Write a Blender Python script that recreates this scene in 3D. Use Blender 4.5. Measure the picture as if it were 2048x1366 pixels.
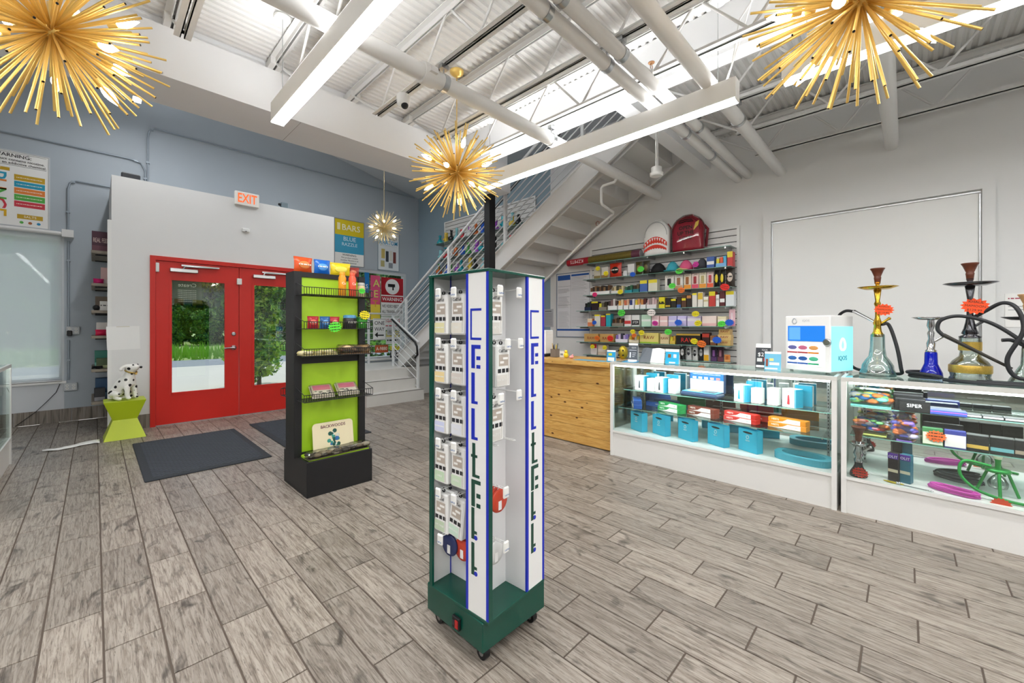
import bpy, math, random
from mathutils import Vector, Matrix
rnd = random.Random(7)
C = bpy.context.scene.collection
S = bpy.context.scene
for o in list(bpy.data.objects): bpy.data.objects.remove(o)
PI = math.pi
# ---------------------------------------------------------------- camera, world, sun, exposure
# X runs along the door wall, Y along the counters; camera stands at the origin, 1.3 m high, level, lens shifted
FPX, HZ, YAW, EYE = 812.0, 654.0, math.radians(45.8), 1.30
cam = bpy.data.cameras.new('camera'); camo = bpy.data.objects.new('camera', cam); C.objects.link(camo)
cam.sensor_width = 36; cam.lens = 36*FPX/2048; cam.shift_y = (HZ-683)/2048; cam.clip_start = .05; cam.clip_end = 200
camo.location = (0, 0, EYE); camo.rotation_euler = (PI/2, 0, -YAW); S.camera = camo
W = bpy.data.worlds.new('sky'); S.world = W; W.use_nodes = True
nt = W.node_tree; bg = nt.nodes['Background']; sky = nt.nodes.new('ShaderNodeTexSky')
sky.sky_type = 'NISHITA'; sky.sun_disc = False; sky.sun_elevation = math.radians(55); sky.sun_rotation = math.radians(20)
sky.air_density = 1.2; sky.dust_density = 1.5
nt.links.new(sky.outputs[0], bg.inputs[0]); bg.inputs[1].default_value = .16
sl = bpy.data.lights.new('sun', 'SUN'); sl.energy = 2.2; sl.angle = .02; sl.color = (1, .95, .88)
so = bpy.data.objects.new('sun', sl); C.objects.link(so); so.location = (0, 20, 20)
so.rotation_euler = Vector((-.30, -.62, -1.05)).to_track_quat('-Z', 'Y').to_euler()
S.view_settings.view_transform = 'Standard'; S.view_settings.look = 'None'; S.view_settings.gamma = 1
S.view_settings.use_curve_mapping = False; S.view_settings.exposure = 0.36

# ---------------------------------------------------------------- pixel -> place
sa, ca = math.sin(YAW), math.cos(YAW)
def ray(px, py):
    x = (px-1024)/FPX; return sa+x*ca, ca-x*sa, (HZ-py)/FPX
def onX(px, py, X): a, b, c = ray(px, py); t = X/a; return Vector((X, b*t, EYE+c*t))
def onY(px, py, Y): a, b, c = ray(px, py); t = Y/b; return Vector((a*t, Y, EYE+c*t))
def onZ(px, py, z=0): a, b, c = ray(px, py); t = (z-EYE)/c; return Vector((a*t, b*t, z))

# ---------------------------------------------------------------- materials
def lin(c):
    if isinstance(c, str):
        c = c.lstrip('#'); c = [int(c[i:i+2], 16)/255 for i in (0, 2, 4)]
    return tuple((v/12.92 if v <= .04045 else ((v+.055)/1.055)**2.4) for v in c)+(1,)
MC = {}
def M(c, r=.5, metal=0, e=0, var=0, scale=30, bump=0, spec=.5, trans=0, ior=1.45, alpha=1):
    k = (c, r, metal, e, var, scale, bump, spec, trans, alpha)
    if k in MC: return MC[k]
    m = bpy.data.materials.new('mat_'+str(c).strip('#')); m.use_nodes = True; n = m.node_tree.nodes; L = m.node_tree.links
    b = n['Principled BSDF']; col = lin(c)
    b.inputs['Base Color'].default_value = col; b.inputs['Roughness'].default_value = r; b.inputs['Metallic'].default_value = metal
    b.inputs['Specular IOR Level'].default_value = spec; b.inputs['Transmission Weight'].default_value = trans; b.inputs['IOR'].default_value = ior
    b.inputs['Alpha'].default_value = alpha
    if e: b.inputs['Emission Color'].default_value = col; b.inputs['Emission Strength'].default_value = e
    if var or bump:
        tc = n.new('ShaderNodeTexCoord'); nz = n.new('ShaderNodeTexNoise'); nz.inputs['Scale'].default_value = scale; nz.inputs['Detail'].default_value = 4
        L.new(tc.outputs['Object'], nz.inputs['Vector'])
        if var:
            mx = n.new('ShaderNodeMix'); mx.data_type = 'RGBA'; mx.inputs[6].default_value = tuple(v*(1-var) for v in col[:3])+(1,)
            mx.inputs[7].default_value = tuple(min(1, v*(1+var)) for v in col[:3])+(1,)
            L.new(nz.outputs[0], mx.inputs[0]); L.new(mx.outputs[2], b.inputs['Base Color'])
        if bump:
            bp = n.new('ShaderNodeBump'); bp.inputs['Strength'].default_value = bump; bp.inputs['Distance'].default_value = .01
            L.new(nz.outputs[0], bp.inputs['Height']); L.new(bp.outputs[0], b.inputs['Normal'])
    MC[k] = m; return m
def thin_glass(name, tint='f6fbf9', refl=.06, rough=.0):
    if name in MC: return MC[name]
    m = bpy.data.materials.new(name); m.use_nodes = True; n = m.node_tree.nodes; L = m.node_tree.links; n.clear()
    out = n.new('ShaderNodeOutputMaterial'); mix = n.new('ShaderNodeMixShader'); t = n.new('ShaderNodeBsdfTransparent'); g = n.new('ShaderNodeBsdfGlossy')
    f = n.new('ShaderNodeFresnel'); f.inputs[0].default_value = 1.45; ad = n.new('ShaderNodeMath'); ad.operation = 'MULTIPLY_ADD'
    ad.inputs[1].default_value = .8; ad.inputs[2].default_value = refl-.04; ad.use_clamp = True
    t.inputs[0].default_value = lin(tint); g.inputs['Roughness'].default_value = rough; g.inputs[0].default_value = (.95, .98, .97, 1)
    L.new(f.outputs[0], ad.inputs[0]); L.new(ad.outputs[0], mix.inputs[0]); L.new(t.outputs[0], mix.inputs[1]); L.new(g.outputs[0], mix.inputs[2]); L.new(mix.outputs[0], out.inputs[0])
    MC[name] = m; return m
def scrim(name, c, a, tl=.5):      # woven see-through film or fabric: part open, part diffusing
    if name in MC: return MC[name]
    m = bpy.data.materials.new(name); m.use_nodes = True; n = m.node_tree.nodes; L = m.node_tree.links; n.clear()
    out = n.new('ShaderNodeOutputMaterial'); mix = n.new('ShaderNodeMixShader'); t = n.new('ShaderNodeBsdfTransparent'); d = n.new('ShaderNodeBsdfDiffuse'); tr = n.new('ShaderNodeBsdfTranslucent'); m2 = n.new('ShaderNodeMixShader')
    d.inputs[0].default_value = lin(c); tr.inputs[0].default_value = lin(c); m2.inputs[0].default_value = tl; mix.inputs[0].default_value = a
    L.new(d.outputs[0], m2.inputs[1]); L.new(tr.outputs[0], m2.inputs[2]); L.new(t.outputs[0], mix.inputs[1]); L.new(m2.outputs[0], mix.inputs[2]); L.new(mix.outputs[0], out.inputs[0])
    MC[name] = m; return m

# ---------------------------------------------------------------- mesh builder
class MB:
    def __init__(s): s.v = []; s.f = []; s.mi = []; s.sm = []; s.mats = []
    def mid(s, m):
        if m not in s.mats: s.mats.append(m)
        return s.mats.index(m)
    def add(s, vs, fs, m, smooth=False, mx=None):
        b = len(s.v); i = s.mid(m)
        s.v += [tuple(mx @ Vector(v)) if mx else tuple(v) for v in vs]
        s.f += [tuple(b+k for k in f) for f in fs]; s.mi += [i]*len(fs); s.sm += [smooth]*len(fs); return s
    def box(s, x0, x1, y0, y1, z0, z1, m, mx=None):
        return s.add([(x0,y0,z0),(x1,y0,z0),(x1,y1,z0),(x0,y1,z0),(x0,y0,z1),(x1,y0,z1),(x1,y1,z1),(x0,y1,z1)],
                     [(3,2,1,0),(4,5,6,7),(0,1,5,4),(1,2,6,5),(2,3,7,6),(3,0,4,7)], m, False, mx)
    def bbox(s, x0, x1, y0, y1, z0, z1, b, m, mx=None):     # box with chamfered vertical edges and rims
        P = []
        for z, k in ((z0, b), (z0+b, 0), (z1-b, 0), (z1, b)):
            for x, y in ((x0+b,y0+k),(x1-b,y0+k),(x1-k,y0+b),(x1-k,y1-b),(x1-b,y1-k),(x0+b,y1-k),(x0+k,y1-b),(x0+k,y0+b)): P.append((x,y,z))
        F = [tuple(range(7,-1,-1)), tuple(range(24,32))]
        for l in range(3):
            for i in range(8): F.append((l*8+i, l*8+(i+1)%8, l*8+8+(i+1)%8, l*8+8+i))
        return s.add(P, F, m, False, mx)
    def cyl(s, p0, p1, r, m, n=10, r2=None, caps=True, smooth=True):
        p0 = Vector(p0); p1 = Vector(p1); d = p1-p0
        if d.length < 1e-7: return s
        q = d.to_track_quat('Z', 'Y'); r2 = r if r2 is None else r2
        P = []
        for p, rr in ((p0, r), (p1, r2)):
            for i in range(n): P.append(p+q @ Vector((rr*math.cos(2*PI*i/n), rr*math.sin(2*PI*i/n), 0)))
        s.add(P, [(i, (i+1)%n, n+(i+1)%n, n+i) for i in range(n)], m, smooth)
        if caps: s.add(P, [tuple(range(n-1,-1,-1)), tuple(range(n,2*n))], m)
        return s
    def tube(s, pts, r, m, n=8, closed=False):
        pts = [Vector(p) for p in pts]; N = len(pts); P = []; up = Vector((.01,.02,1))
        rs = r if isinstance(r, (list, tuple)) else [r]*N
        for i, p in enumerate(pts):
            t = (pts[(i+1)%N] if (closed or i < N-1) else p)-(pts[i-1] if (closed or i > 0) else p)
            t.normalize(); a = t.cross(up)
            if a.length < .05: a = t.cross(Vector((1,.03,0)))
            a.normalize(); b = a.cross(t); up = b
            for k in range(n): P.append(p+rs[i]*(a*math.cos(2*PI*k/n)+b*math.sin(2*PI*k/n)))
        F = []
        for i in range(N if closed else N-1):
            j = (i+1)%N
            for k in range(n): F.append((i*n+k, j*n+k, j*n+(k+1)%n, i*n+(k+1)%n))
        s.add(P, F, m, True)
        if not closed: s.add(P, [tuple(range(n)), tuple((N-1)*n+k for k in range(n-1,-1,-1))], m)
        return s
    def lathe(s, prof, m, n=16, mx=None, c=(0,0)):
        P = [(c[0]+r*math.cos(2*PI*i/n), c[1]+r*math.sin(2*PI*i/n), z) for r, z in prof for i in range(n)]
        F = [(k*n+i, k*n+(i+1)%n, (k+1)*n+(i+1)%n, (k+1)*n+i) for k in range(len(prof)-1) for i in range(n)]
        s.add(P, F, m, True, mx)
        s.add(P, [tuple(range(n-1,-1,-1)), tuple((len(prof)-1)*n+i for i in range(n))], m, False, mx); return s
    def ball(s, c, r, m, n=12, k=8, sz=(1,1,1)):
        P = [(c[0]+sz[0]*r*math.sin(PI*j/k)*math.cos(2*PI*i/n), c[1]+sz[1]*r*math.sin(PI*j/k)*math.sin(2*PI*i/n), c[2]-sz[2]*r*math.cos(PI*j/k)) for j in range(k+1) for i in range(n)]
        return s.add(P, [(j*n+i, j*n+(i+1)%n, (j+1)*n+(i+1)%n, (j+1)*n+i) for j in range(k) for i in range(n)], m, True)
    def prism(s, poly, y0, y1, m, mx=None):                  # outline in x,z pushed from y0 (front) to y1
        n = len(poly); P = [(x,y0,z) for x,z in poly]+[(x,y1,z) for x,z in poly]
        return s.add(P, [tuple(range(n)), tuple(range(2*n-1,n-1,-1))]+[(i, n+i, n+(i+1)%n, (i+1)%n) for i in range(n)], m, False, mx)
    def quad(s, a, b, c, d, m): return s.add([a,b,c,d], [(0,1,2,3)], m)
    def mesh(s, name):
        me = bpy.data.meshes.new(name); me.from_pydata(s.v, [], s.f)
        for m in s.mats: me.materials.append(m)
        me.polygons.foreach_set('material_index', s.mi); me.polygons.foreach_set('use_smooth', s.sm); me.update(); return me
def link(name, data, parent=None, loc=None, rz=None):
    o = bpy.data.objects.new(name, data); C.objects.link(o)
    if parent: o.parent = parent
    if loc is not None: o.location = loc
    if rz: o.rotation_euler = (0, 0, rz)
    return o
def part(name, mb, parent, label=None, loc=None, rz=None):
    o = link(name, mb.mesh(name) if isinstance(mb, MB) else mb, parent, loc, rz)
    if label: o['label'] = label
    return o
def tag(o, label, cat, group=None):
    o['label'] = label; o['category'] = cat
    if group: o['group'] = group
    return o
def thing(name, label, cat, loc=(0,0,0), rz=0, group=None): return tag(link(name, None, None, loc, rz), label, cat, group)
def solo(name, mb, label, cat, loc=(0,0,0), rz=0, group=None): return tag(part(name, mb, None, None, loc, rz), label, cat, group)
def struct(name, mb, parent=None, loc=None):
    o = part(name, mb, parent, None, loc)
    if not parent: o['kind'] = 'structure'
    return o
def clone(root, loc, rz=0, label=None, group=None):
    r = root.copy(); C.objects.link(r); r.location = loc; r.rotation_euler = (0,0,rz)
    if label: r['label'] = label
    if group: r['group'] = group
    for ch in root.children:
        c = ch.copy(); C.objects.link(c); c.parent = r
        for g in ch.children:
            d = g.copy(); C.objects.link(d); d.parent = c
    return r
def txt(parent, s, h, m, x=0, y=0, z=0, maxw=None, align='CENTER', name='lettering', rz=0, roll=0, ex=.0006, face=None, bold=0, sx=1):
    # lettering standing on the plane y = const, read from -y; h = cap height, (x, z) = centre (or left) of the line
    if s == '~':            # print too small to read in the photograph: a row of broken strokes
        w_ = maxw or h*4; mb = MB(); q = -w_/2; i = 0
        while q < w_/2-h*.3:
            l = min(h*(.5+.55*((i*7) % 3)), w_/2-q); mb.box(q, q+l, -ex, ex, -h*.28, h*.28, m); q += l+h*.35; i += 1
        mx = Matrix.Translation((x,y,z)) @ Matrix.Rotation(rz,4,'Z') @ Matrix.Rotation(-roll,4,'Y'); mb.v = [tuple(mx @ Vector(v)) for v in mb.v]; return part('print_lines', mb, parent)
    cu = bpy.data.curves.new('t', 'FONT'); cu.body = s; cu.align_x = align; cu.align_y = 'CENTER'; cu.size = h/.7; cu.extrude = ex; cu.resolution_u = 2; cu.offset = bold*h
    cu.space_line = 1.0
    t = bpy.data.objects.new('t', cu); me = bpy.data.meshes.new_from_object(t); bpy.data.objects.remove(t); bpy.data.curves.remove(cu)
    xs = [v.co.x for v in me.vertices] or [0]; k = sx
    if maxw and (max(xs)-min(xs))*k > maxw: k = maxw/(max(xs)-min(xs))
    mx = Matrix.Translation((x,y,z)) @ Matrix.Rotation(rz,4,'Z') @ Matrix.Rotation(PI/2,4,'X') @ Matrix.Rotation(roll,4,'Z') @ Matrix.Diagonal((k,1,1,1))
    me.transform(mx); me.materials.clear(); me.materials.append(m); return link(name, me, parent)
def emp(name, parent, loc=(0,0,0), rz=0): return link(name, None, parent, loc, rz)

WHITE = M('e4e3e0', .55, var=.03, scale=3); PAINT = M('e9e9e7', .5); BLACK = M('141416', .45); STEEL = M('b9bbbd', .28, 1); CHROME = M('d8d9da', .12, 1)
GLASS = thin_glass('clear_glass'); GOLD = M('f0cd78', .36, .65)
# ================================================================ SETTING
XW, YB, YD = 5.35, 8.30, 7.03           # right wall, street wall, door wall
XA0, XA1, ZA = .146, 2.86, 3.18         # entrance alcove
BLUE = M('adb6be', .6, var=.03, scale=2); GREYW = M('e4e4e3', .6, var=.025, scale=2); DECKW = M('e6e5e3', .55, var=.04, scale=1.5)
def plank_mat():
    m = bpy.data.materials.new('wood_look_tile'); m.use_nodes = True; n = m.node_tree.nodes; L = m.node_tree.links; b = n['Principled BSDF']
    def N(t, **k):
        x = n.new(t)
        for a, v in k.items(): setattr(x, a, v)
        return x
    oi = N('ShaderNodeObjectInfo'); ge = N('ShaderNodeNewGeometry'); ad = N('ShaderNodeMath', operation='ADD'); fr = N('ShaderNodeMath', operation='FRACT')
    L.new(oi.outputs['Random'], ad.inputs[0]); L.new(ge.outputs['Random Per Island'], ad.inputs[1]); L.new(ad.outputs[0], fr.inputs[0])
    cb = N('ShaderNodeCombineXYZ'); m7 = N('ShaderNodeMath', operation='MULTIPLY'); m7.inputs[1].default_value = 37; m9 = N('ShaderNodeMath', operation='MULTIPLY'); m9.inputs[1].default_value = 91
    L.new(fr.outputs[0], m7.inputs[0]); L.new(fr.outputs[0], m9.inputs[0]); L.new(m7.outputs[0], cb.inputs[0]); L.new(m9.outputs[0], cb.inputs[1])
    va = N('ShaderNodeVectorMath', operation='ADD'); L.new(ge.outputs['Position'], va.inputs[0]); L.new(cb.outputs[0], va.inputs[1])
    def noise(sc, detail, rough, dist=0):
        mp = N('ShaderNodeMapping'); mp.inputs['Scale'].default_value = sc; L.new(va.outputs[0], mp.inputs[0])
        z = N('ShaderNodeTexNoise'); z.inputs['Scale'].default_value = 1; z.inputs['Detail'].default_value = detail; z.inputs['Roughness'].default_value = rough; z.inputs['Distortion'].default_value = dist
        L.new(mp.outputs[0], z.inputs[0]); return z
    grain = noise((75, 5, 1), 6, .7, 1.2); blot = noise((9, 4, 1), 3, .55, 1.5); streak = noise((140, 12, 1), 4, .75, .6); speck = noise((160, 160, 1), 2, .6)
    r1 = N('ShaderNodeValToRGB'); r1.color_ramp.elements[0].position = .30; r1.color_ramp.elements[0].color = lin('544a42'); r1.color_ramp.elements[1].position = .58; r1.color_ramp.elements[1].color = lin('9d948a')
    e = r1.color_ramp.elements.new(.44); e.color = lin('7f756b'); L.new(grain.outputs[0], r1.inputs[0])
    r2 = N('ShaderNodeValToRGB'); r2.color_ramp.elements[0].position = .27; r2.color_ramp.elements[0].color = lin('4d4742'); r2.color_ramp.elements[1].position = .43; r2.color_ramp.elements[1].color = (1,1,1,1); L.new(blot.outputs[0], r2.inputs[0])
    mu = N('ShaderNodeMix', data_type='RGBA', blend_type='MULTIPLY'); mu.inputs[0].default_value = .75; L.new(r1.outputs[0], mu.inputs[6]); L.new(r2.outputs[0], mu.inputs[7])
    r3 = N('ShaderNodeValToRGB'); r3.color_ramp.elements[0].position = .34; r3.color_ramp.elements[0].color = lin('5c534b'); r3.color_ramp.elements[1].position = .44; r3.color_ramp.elements[1].color = (1,1,1,1); L.new(streak.outputs[0], r3.inputs[0])
    mu2 = N('ShaderNodeMix', data_type='RGBA', blend_type='MULTIPLY'); mu2.inputs[0].default_value = .6; L.new(mu.outputs[2], mu2.inputs[6]); L.new(r3.outputs[0], mu2.inputs[7])
    hs = N('ShaderNodeHueSaturation'); mr = N('ShaderNodeMapRange'); mr.inputs[3].default_value = .84; mr.inputs[4].default_value = 1.16; L.new(fr.outputs[0], mr.inputs[0]); L.new(mr.outputs[0], hs.inputs['Value']); L.new(mu2.outputs[2], hs.inputs['Color'])
    L.new(hs.outputs[0], b.inputs['Base Color']); b.inputs['Roughness'].default_value = .42; b.inputs['Specular IOR Level'].default_value = .4
    bp = N('ShaderNodeBump'); bp.inputs['Strength'].default_value = .25; bp.inputs['Distance'].default_value = .004; L.new(grain.outputs[0], bp.inputs['Height']); L.new(bp.outputs[0], b.inputs['Normal'])
    return m
TILE = plank_mat(); GROUT = M('5a4f46', .85)
# floor: grout bed, 300 planks as objects, the far rest joined
mb = MB(); mb.box(-5, XW, -5, YB, -.12, -.004, GROUT); floor = struct('floor', mb)
PW, PL = .18, .507
def plank_geo(mb, x, y, w=PW, l=PL):
    g = .0035; a, b_, c, d = x+g, x+w-g, y+g, y+l-g; e = .0022
    P = [(a,c,-.004),(b_,c,-.004),(b_,d,-.004),(a,d,-.004),(a,c,-e*.6),(b_,c,-e*.6),(b_,d,-e*.6),(a,d,-e*.6),(a+e,c+e,0),(b_-e,c+e,0),(b_-e,d-e,0),(a+e,d-e,0)]
    mb.add(P, [(8,9,10,11)]+[(i,(i+1)%4,4+(i+1)%4,4+i) for i in range(4)]+[(4+i,4+(i+1)%4,8+(i+1)%4,8+i) for i in range(4)], TILE)
spots = []
for k in range(-14, 30):
    x = .026+PW*k; off = (.28+.1708*k) % PL
    for j in range(-6, 18):
        y = off+PL*j
        if x < -2.5 or x+PW > XW or y < -2.2 or y+PL > YB+.3: continue
        cx, cy = x+PW/2, y+PL/2; d = sa*cx+ca*cy; lat = ca*cx-sa*cy
        vis = d > .9 and abs(lat/d) < 1.36 and not (cx > 3.75 and cy < 4) and d < 12
        spots.append(((d if vis else 99), x, y))
spots.sort(); pm = MB(); plank_geo(pm, -PW/2, -PL/2); pmesh = pm.mesh('plank'); rest = MB()
for i, (d, x, y) in enumerate(spots):
    if i < 300: link('plank', pmesh, floor, (x+PW/2, y+PL/2, 0))
    else: plank_geo(rest, x, y, PW, min(PL, YB-y))
r = part('plank_field', rest, floor); r['kind'] = 'stuff'
# walls
def wallY(mb, x0, x1, z0, z1, m, y0=YB, y1=YB+.16): mb.box(x0, x1, y0, y1, z0, z1, m)
W1 = (-2.75, -.29, .56, 2.55); W2 = (2.98, 5.02, .60, 2.53); ZT = 7.0
mb = MB()
wallY(mb, -5, W1[0], 0, ZT, BLUE); wallY(mb, W1[0], W1[1], 0, W1[2], M('cfd3d8', .6)); wallY(mb, W1[0], W1[1], W1[3], ZT, BLUE); wallY(mb, W1[1], XA0, 0, ZT, BLUE)
wallY(mb, XA0, XA1, ZA, ZT, BLUE); wallY(mb, XA1, W2[0], 0, ZT, BLUE); wallY(mb, W2[0], W2[1], 0, W2[2], BLUE); wallY(mb, W2[0], W2[1], W2[3], ZT, BLUE); wallY(mb, W2[1], XW+.16, 0, ZT, BLUE)
struct('wall_back', mb)
mb = MB(); mb.box(XW, XW+.16, -5, 4.3, 0, ZT, GREYW); mb.box(XW, XW+.16, 4.3, YB, 0, ZT, M('8fa3b0', .6, var=.03, scale=2)); struct('wall_right', mb)
mb = MB(); mb.box(-5.16, -5, -5, YB+.16, 0, ZT, GREYW); struct('wall_left', mb)
mb = MB(); mb.box(-5.16, XW+.16, -5.16, -5, 0, ZT, GREYW); struct('wall_front', mb)
# alcove (entrance niche pushed into the shop)
DX0, DXM, DX1, DZ = .50, 1.48, 2.46, 2.23
mb = MB()
mb.box(XA0, DX0, YD, YD+.14, 0, ZA, GREYW); mb.box(DX1, XA1, YD, YD+.14, 0, ZA, GREYW); mb.box(DX0, DX1, YD, YD+.14, DZ, ZA, GREYW)
mb.box(XA0, XA0+.12, YD+.14, YB, 0, ZA, GREYW); mb.box(XA1-.12, XA1, YD+.14, YB, 0, ZA, GREYW); mb.box(XA0+.12, XA1-.12, YD+.14, YB+.16, ZA-.12, ZA, GREYW)
struct('wall_alcove', mb)
mb = MB(); mb.box(XA0-.035, XA0, YD-.0, YD+.06, .02, 2.62, PAINT); struct('trim_4', mb)
# wood-look baseboard tiles
bbm = MB(); bbm.box(-5, W1[0], YB-.012, YB, 0, .01, GROUT); bb = struct('baseboard_back', bbm)
def bbtile(x0, x1, y, parent=bb):
    m_ = MB(); m_.box(x0+.002, x1-.002, y-.012, y, .002, .178, TILE); part('tile', m_, parent)
for i in range(9): bbtile(-4.3+.51*i, min(XA0, -4.3+.51*(i+1)), YB)
for a, b_ in ((XA0, DX0), (DX1, XA1)): bbtile(a, b_, YD)
# windows
FR = M('c9cdd0', .45)
def window(name, w, shade=None):
    x0, x1, z0, z1 = w; mb = MB(); t = .05
    mb.box(x0, x1, YB+.01, YB+.13, z0, z0+t, FR); mb.box(x0, x1, YB+.01, YB+.13, z1-t, z1, FR); mb.box(x0, x0+t, YB+.01, YB+.13, z0+t, z1-t, FR); mb.box(x1-t, x1, YB+.01, YB+.13, z0+t, z1-t, FR)
    o = struct(name, mb); g = MB(); g.box(x0+t, x1-t, YB+.06, YB+.068, z0+t, z1-t, GLASS); part('window_pane', g, o)
    s = MB(); s.box(x0-.02, x1+.02, YB-.03, YB+.02, z0-.03, z0, PAINT); part('window_sill', s, o); return o
window('window_1', W1); window('window_2', W2)
# roller shade over the left window
t = thing('roller_shade', 'pale mesh roller shade pulled down over the big window', 'window shade', (-1.5, YB-.03, .6))
mb = MB(); mb.box(-1.25, 1.19, 0, .002, -.02, 1.95, scrim('shade_mesh', 'fbfcfc', .48, .85)); part('shade_fabric', mb, t)
mb = MB(); mb.cyl((-1.27,-.02,1.97), (1.21,-.02,1.97), .028, PAINT, 12); part('roller_tube', mb, t)
mb = MB(); mb.box(1.19, 1.30, -.06, .025, 1.93, 2.03, PAINT); part('bracket', mb, t)
mb = MB(); mb.cyl((-1.25,0,-.03), (1.19,0,-.03), .012, STEEL, 8); part('hem_bar', mb, t)
# red double door
RED = M('cf2318', .42, var=.05, scale=4); REDD = M('b81d14', .45)
mb = MB(); f = .055
mb.box(DX0, DX0+f, YD-.02, YD+.15, 0, DZ, RED); mb.box(DX1-f, DX1, YD-.02, YD+.15, 0, DZ, RED); mb.box(DX0+f, DX1-f, YD-.02, YD+.15, DZ-f, DZ, RED); mb.box(DX0+f, DX1-f, YD+.06, YD+.15, DZ-f-.02, DZ-f, REDD)
door = struct('door_1', mb)
def leaf(x0, x1, g0, g1, hs):
    mb = MB(); y0, y1 = YD+.0, YD+.045; z0, z1 = .012, DZ-f-.006; a, b_ = .42, 1.93
    mb.box(x0, g0, y0, y1, z0, z1, RED); mb.box(g1, x1, y0, y1, z0, z1, RED); mb.box(g0, g1, y0, y1, z0, a, RED); mb.box(g0, g1, y0, y1, b_, z1, RED)
    l = part('door_leaf', mb, door); k = .025; mb = MB()
    for q in ((g0-k, g0+.004, a-k, b_+k), (g1-.004, g1+k, a-k, b_+k)): mb.box(q[0], q[1], y0-.006, y0, q[2], q[3], RED)
    mb.box(g0, g1, y0-.006, y0, a-k, a+.004, RED); mb.box(g0, g1, y0-.006, y0, b_-.004, b_+k, RED); part('glazing_bead', mb, l)
    mb = MB(); mb.box(g0, g1, y0+.018, y0+.026, a, b_, GLASS); part('door_glass', mb, l)
    mb = MB(); mb.bbox(g0-.02, g0+.28 if hs > 0 else g0+.26, y0-.05, y0-.008, 2.035, 2.085, .006, STEEL); mb.tube([(g0+.12,y0-.03,2.09),(g0+.14,y0-.04,2.115),(g0+.5,y0-.03,2.125)], .012, STEEL, 8); mb.box(g0+.1, g0+.52, y0-.04, y0-.012, 2.12, 2.14, STEEL); part('door_closer', mb, l, 'silver hydraulic closer arm'); return l
l1 = leaf(DX0+f+.003, DXM-.004, onY(343,600,YD).x, onY(450,600,YD).x, 1); l2 = leaf(DXM+.004, DX1-f-.003, onY(508,600,YD).x, DX1-f-.17, 1)
mb = MB(); p = onY(467, 690, YD); mb.lathe([(.036,0),(.036,.012),(.02,.016),(.012,.05)], STEEL, 16, Matrix.Translation((p.x,YD-.001,1.0)) @ Matrix.Rotation(PI/2,4,'X')); mb.tube([(p.x,YD-.05,1.0),(p.x-.05,YD-.055,1.0),(p.x-.12,YD-.05,.995)], .011, STEEL, 8); part('lever_handle', mb, l1, 'satin steel lever')
mb = MB(); mb.lathe([(.028,0),(.028,.012),(.018,.016)], STEEL, 16, Matrix.Translation((p.x,YD-.001,1.2)) @ Matrix.Rotation(PI/2,4,'X')); part('deadbolt', mb, l1)
mb = MB(); mb.bbox(DX0+f, DX0+f+.035, YD-.03, YD-.002, 2.02, 2.14, .005, PAINT); mb.bbox(DXM-.03, DXM+.03, YD-.03, YD-.002, 1.92, 2.01, .005, PAINT); part('alarm_contact', mb, door)
mb = MB(); mb.box(DX0+f, DX1-f, YD-.01, YD+.14, 0, .012, STEEL); part('threshold', mb, door)
mb = MB(); x = onY(343,0,YD).x; s = scrim('sticker', '5b6a4a', .85, .3); mb.box(x+.01, x+.33, YD+.027, YD+.029, 1.62, 1.93, s); part('opening_hours_sticker', mb, l1)
o = txt(l1, 'Create', .05, M('e8ecd8', .6), 0, YD+.026, 1.87, .24, name='sticker_lettering'); o.data.transform(Matrix.Translation((x+.17,0,0)) @ Matrix.Diagonal((-1,1,1,1)))
for k in range(7): txt(l1, '~', .012, M('d8dcc8', .6), x+.17, YD+.026, 1.80-.025*k, .2)
# big framed panel in the right wall
a = onX(1528, 500, XW).y; b_ = onX(1990, 500, XW).y; mb = MB(); zt = 2.585; fw = .075; PNL = M('ececea', .4)
mb.box(XW-.04, XW-.001, b_, b_+fw, 0, zt, GREYW); mb.box(XW-.04, XW-.001, a-fw, a, 0, zt, GREYW); mb.box(XW-.04, XW-.001, b_+fw, a-fw, zt-fw*1.3, zt, GREYW)
d2 = struct('door_2', mb); mb = MB(); mb.box(XW-.008, XW-.002, b_+fw+.02, a-fw-.012, .02, zt-fw*1.3-.03, PNL); part('door_panel', mb, d2)
mb = MB(); mb.box(XW-.012, XW-.003, b_+fw+.008, a-fw-.005, zt-fw*1.3-.022, zt-fw*1.3-.012, STEEL); mb.box(XW-.012, XW-.003, b_+fw+.006, b_+fw+.014, .02, zt-.13, STEEL); mb.box(XW-.012, XW-.003, a-fw-.01, a-fw-.004, .02, zt-.13, STEEL); part('panel_channel', mb, d2)

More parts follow.
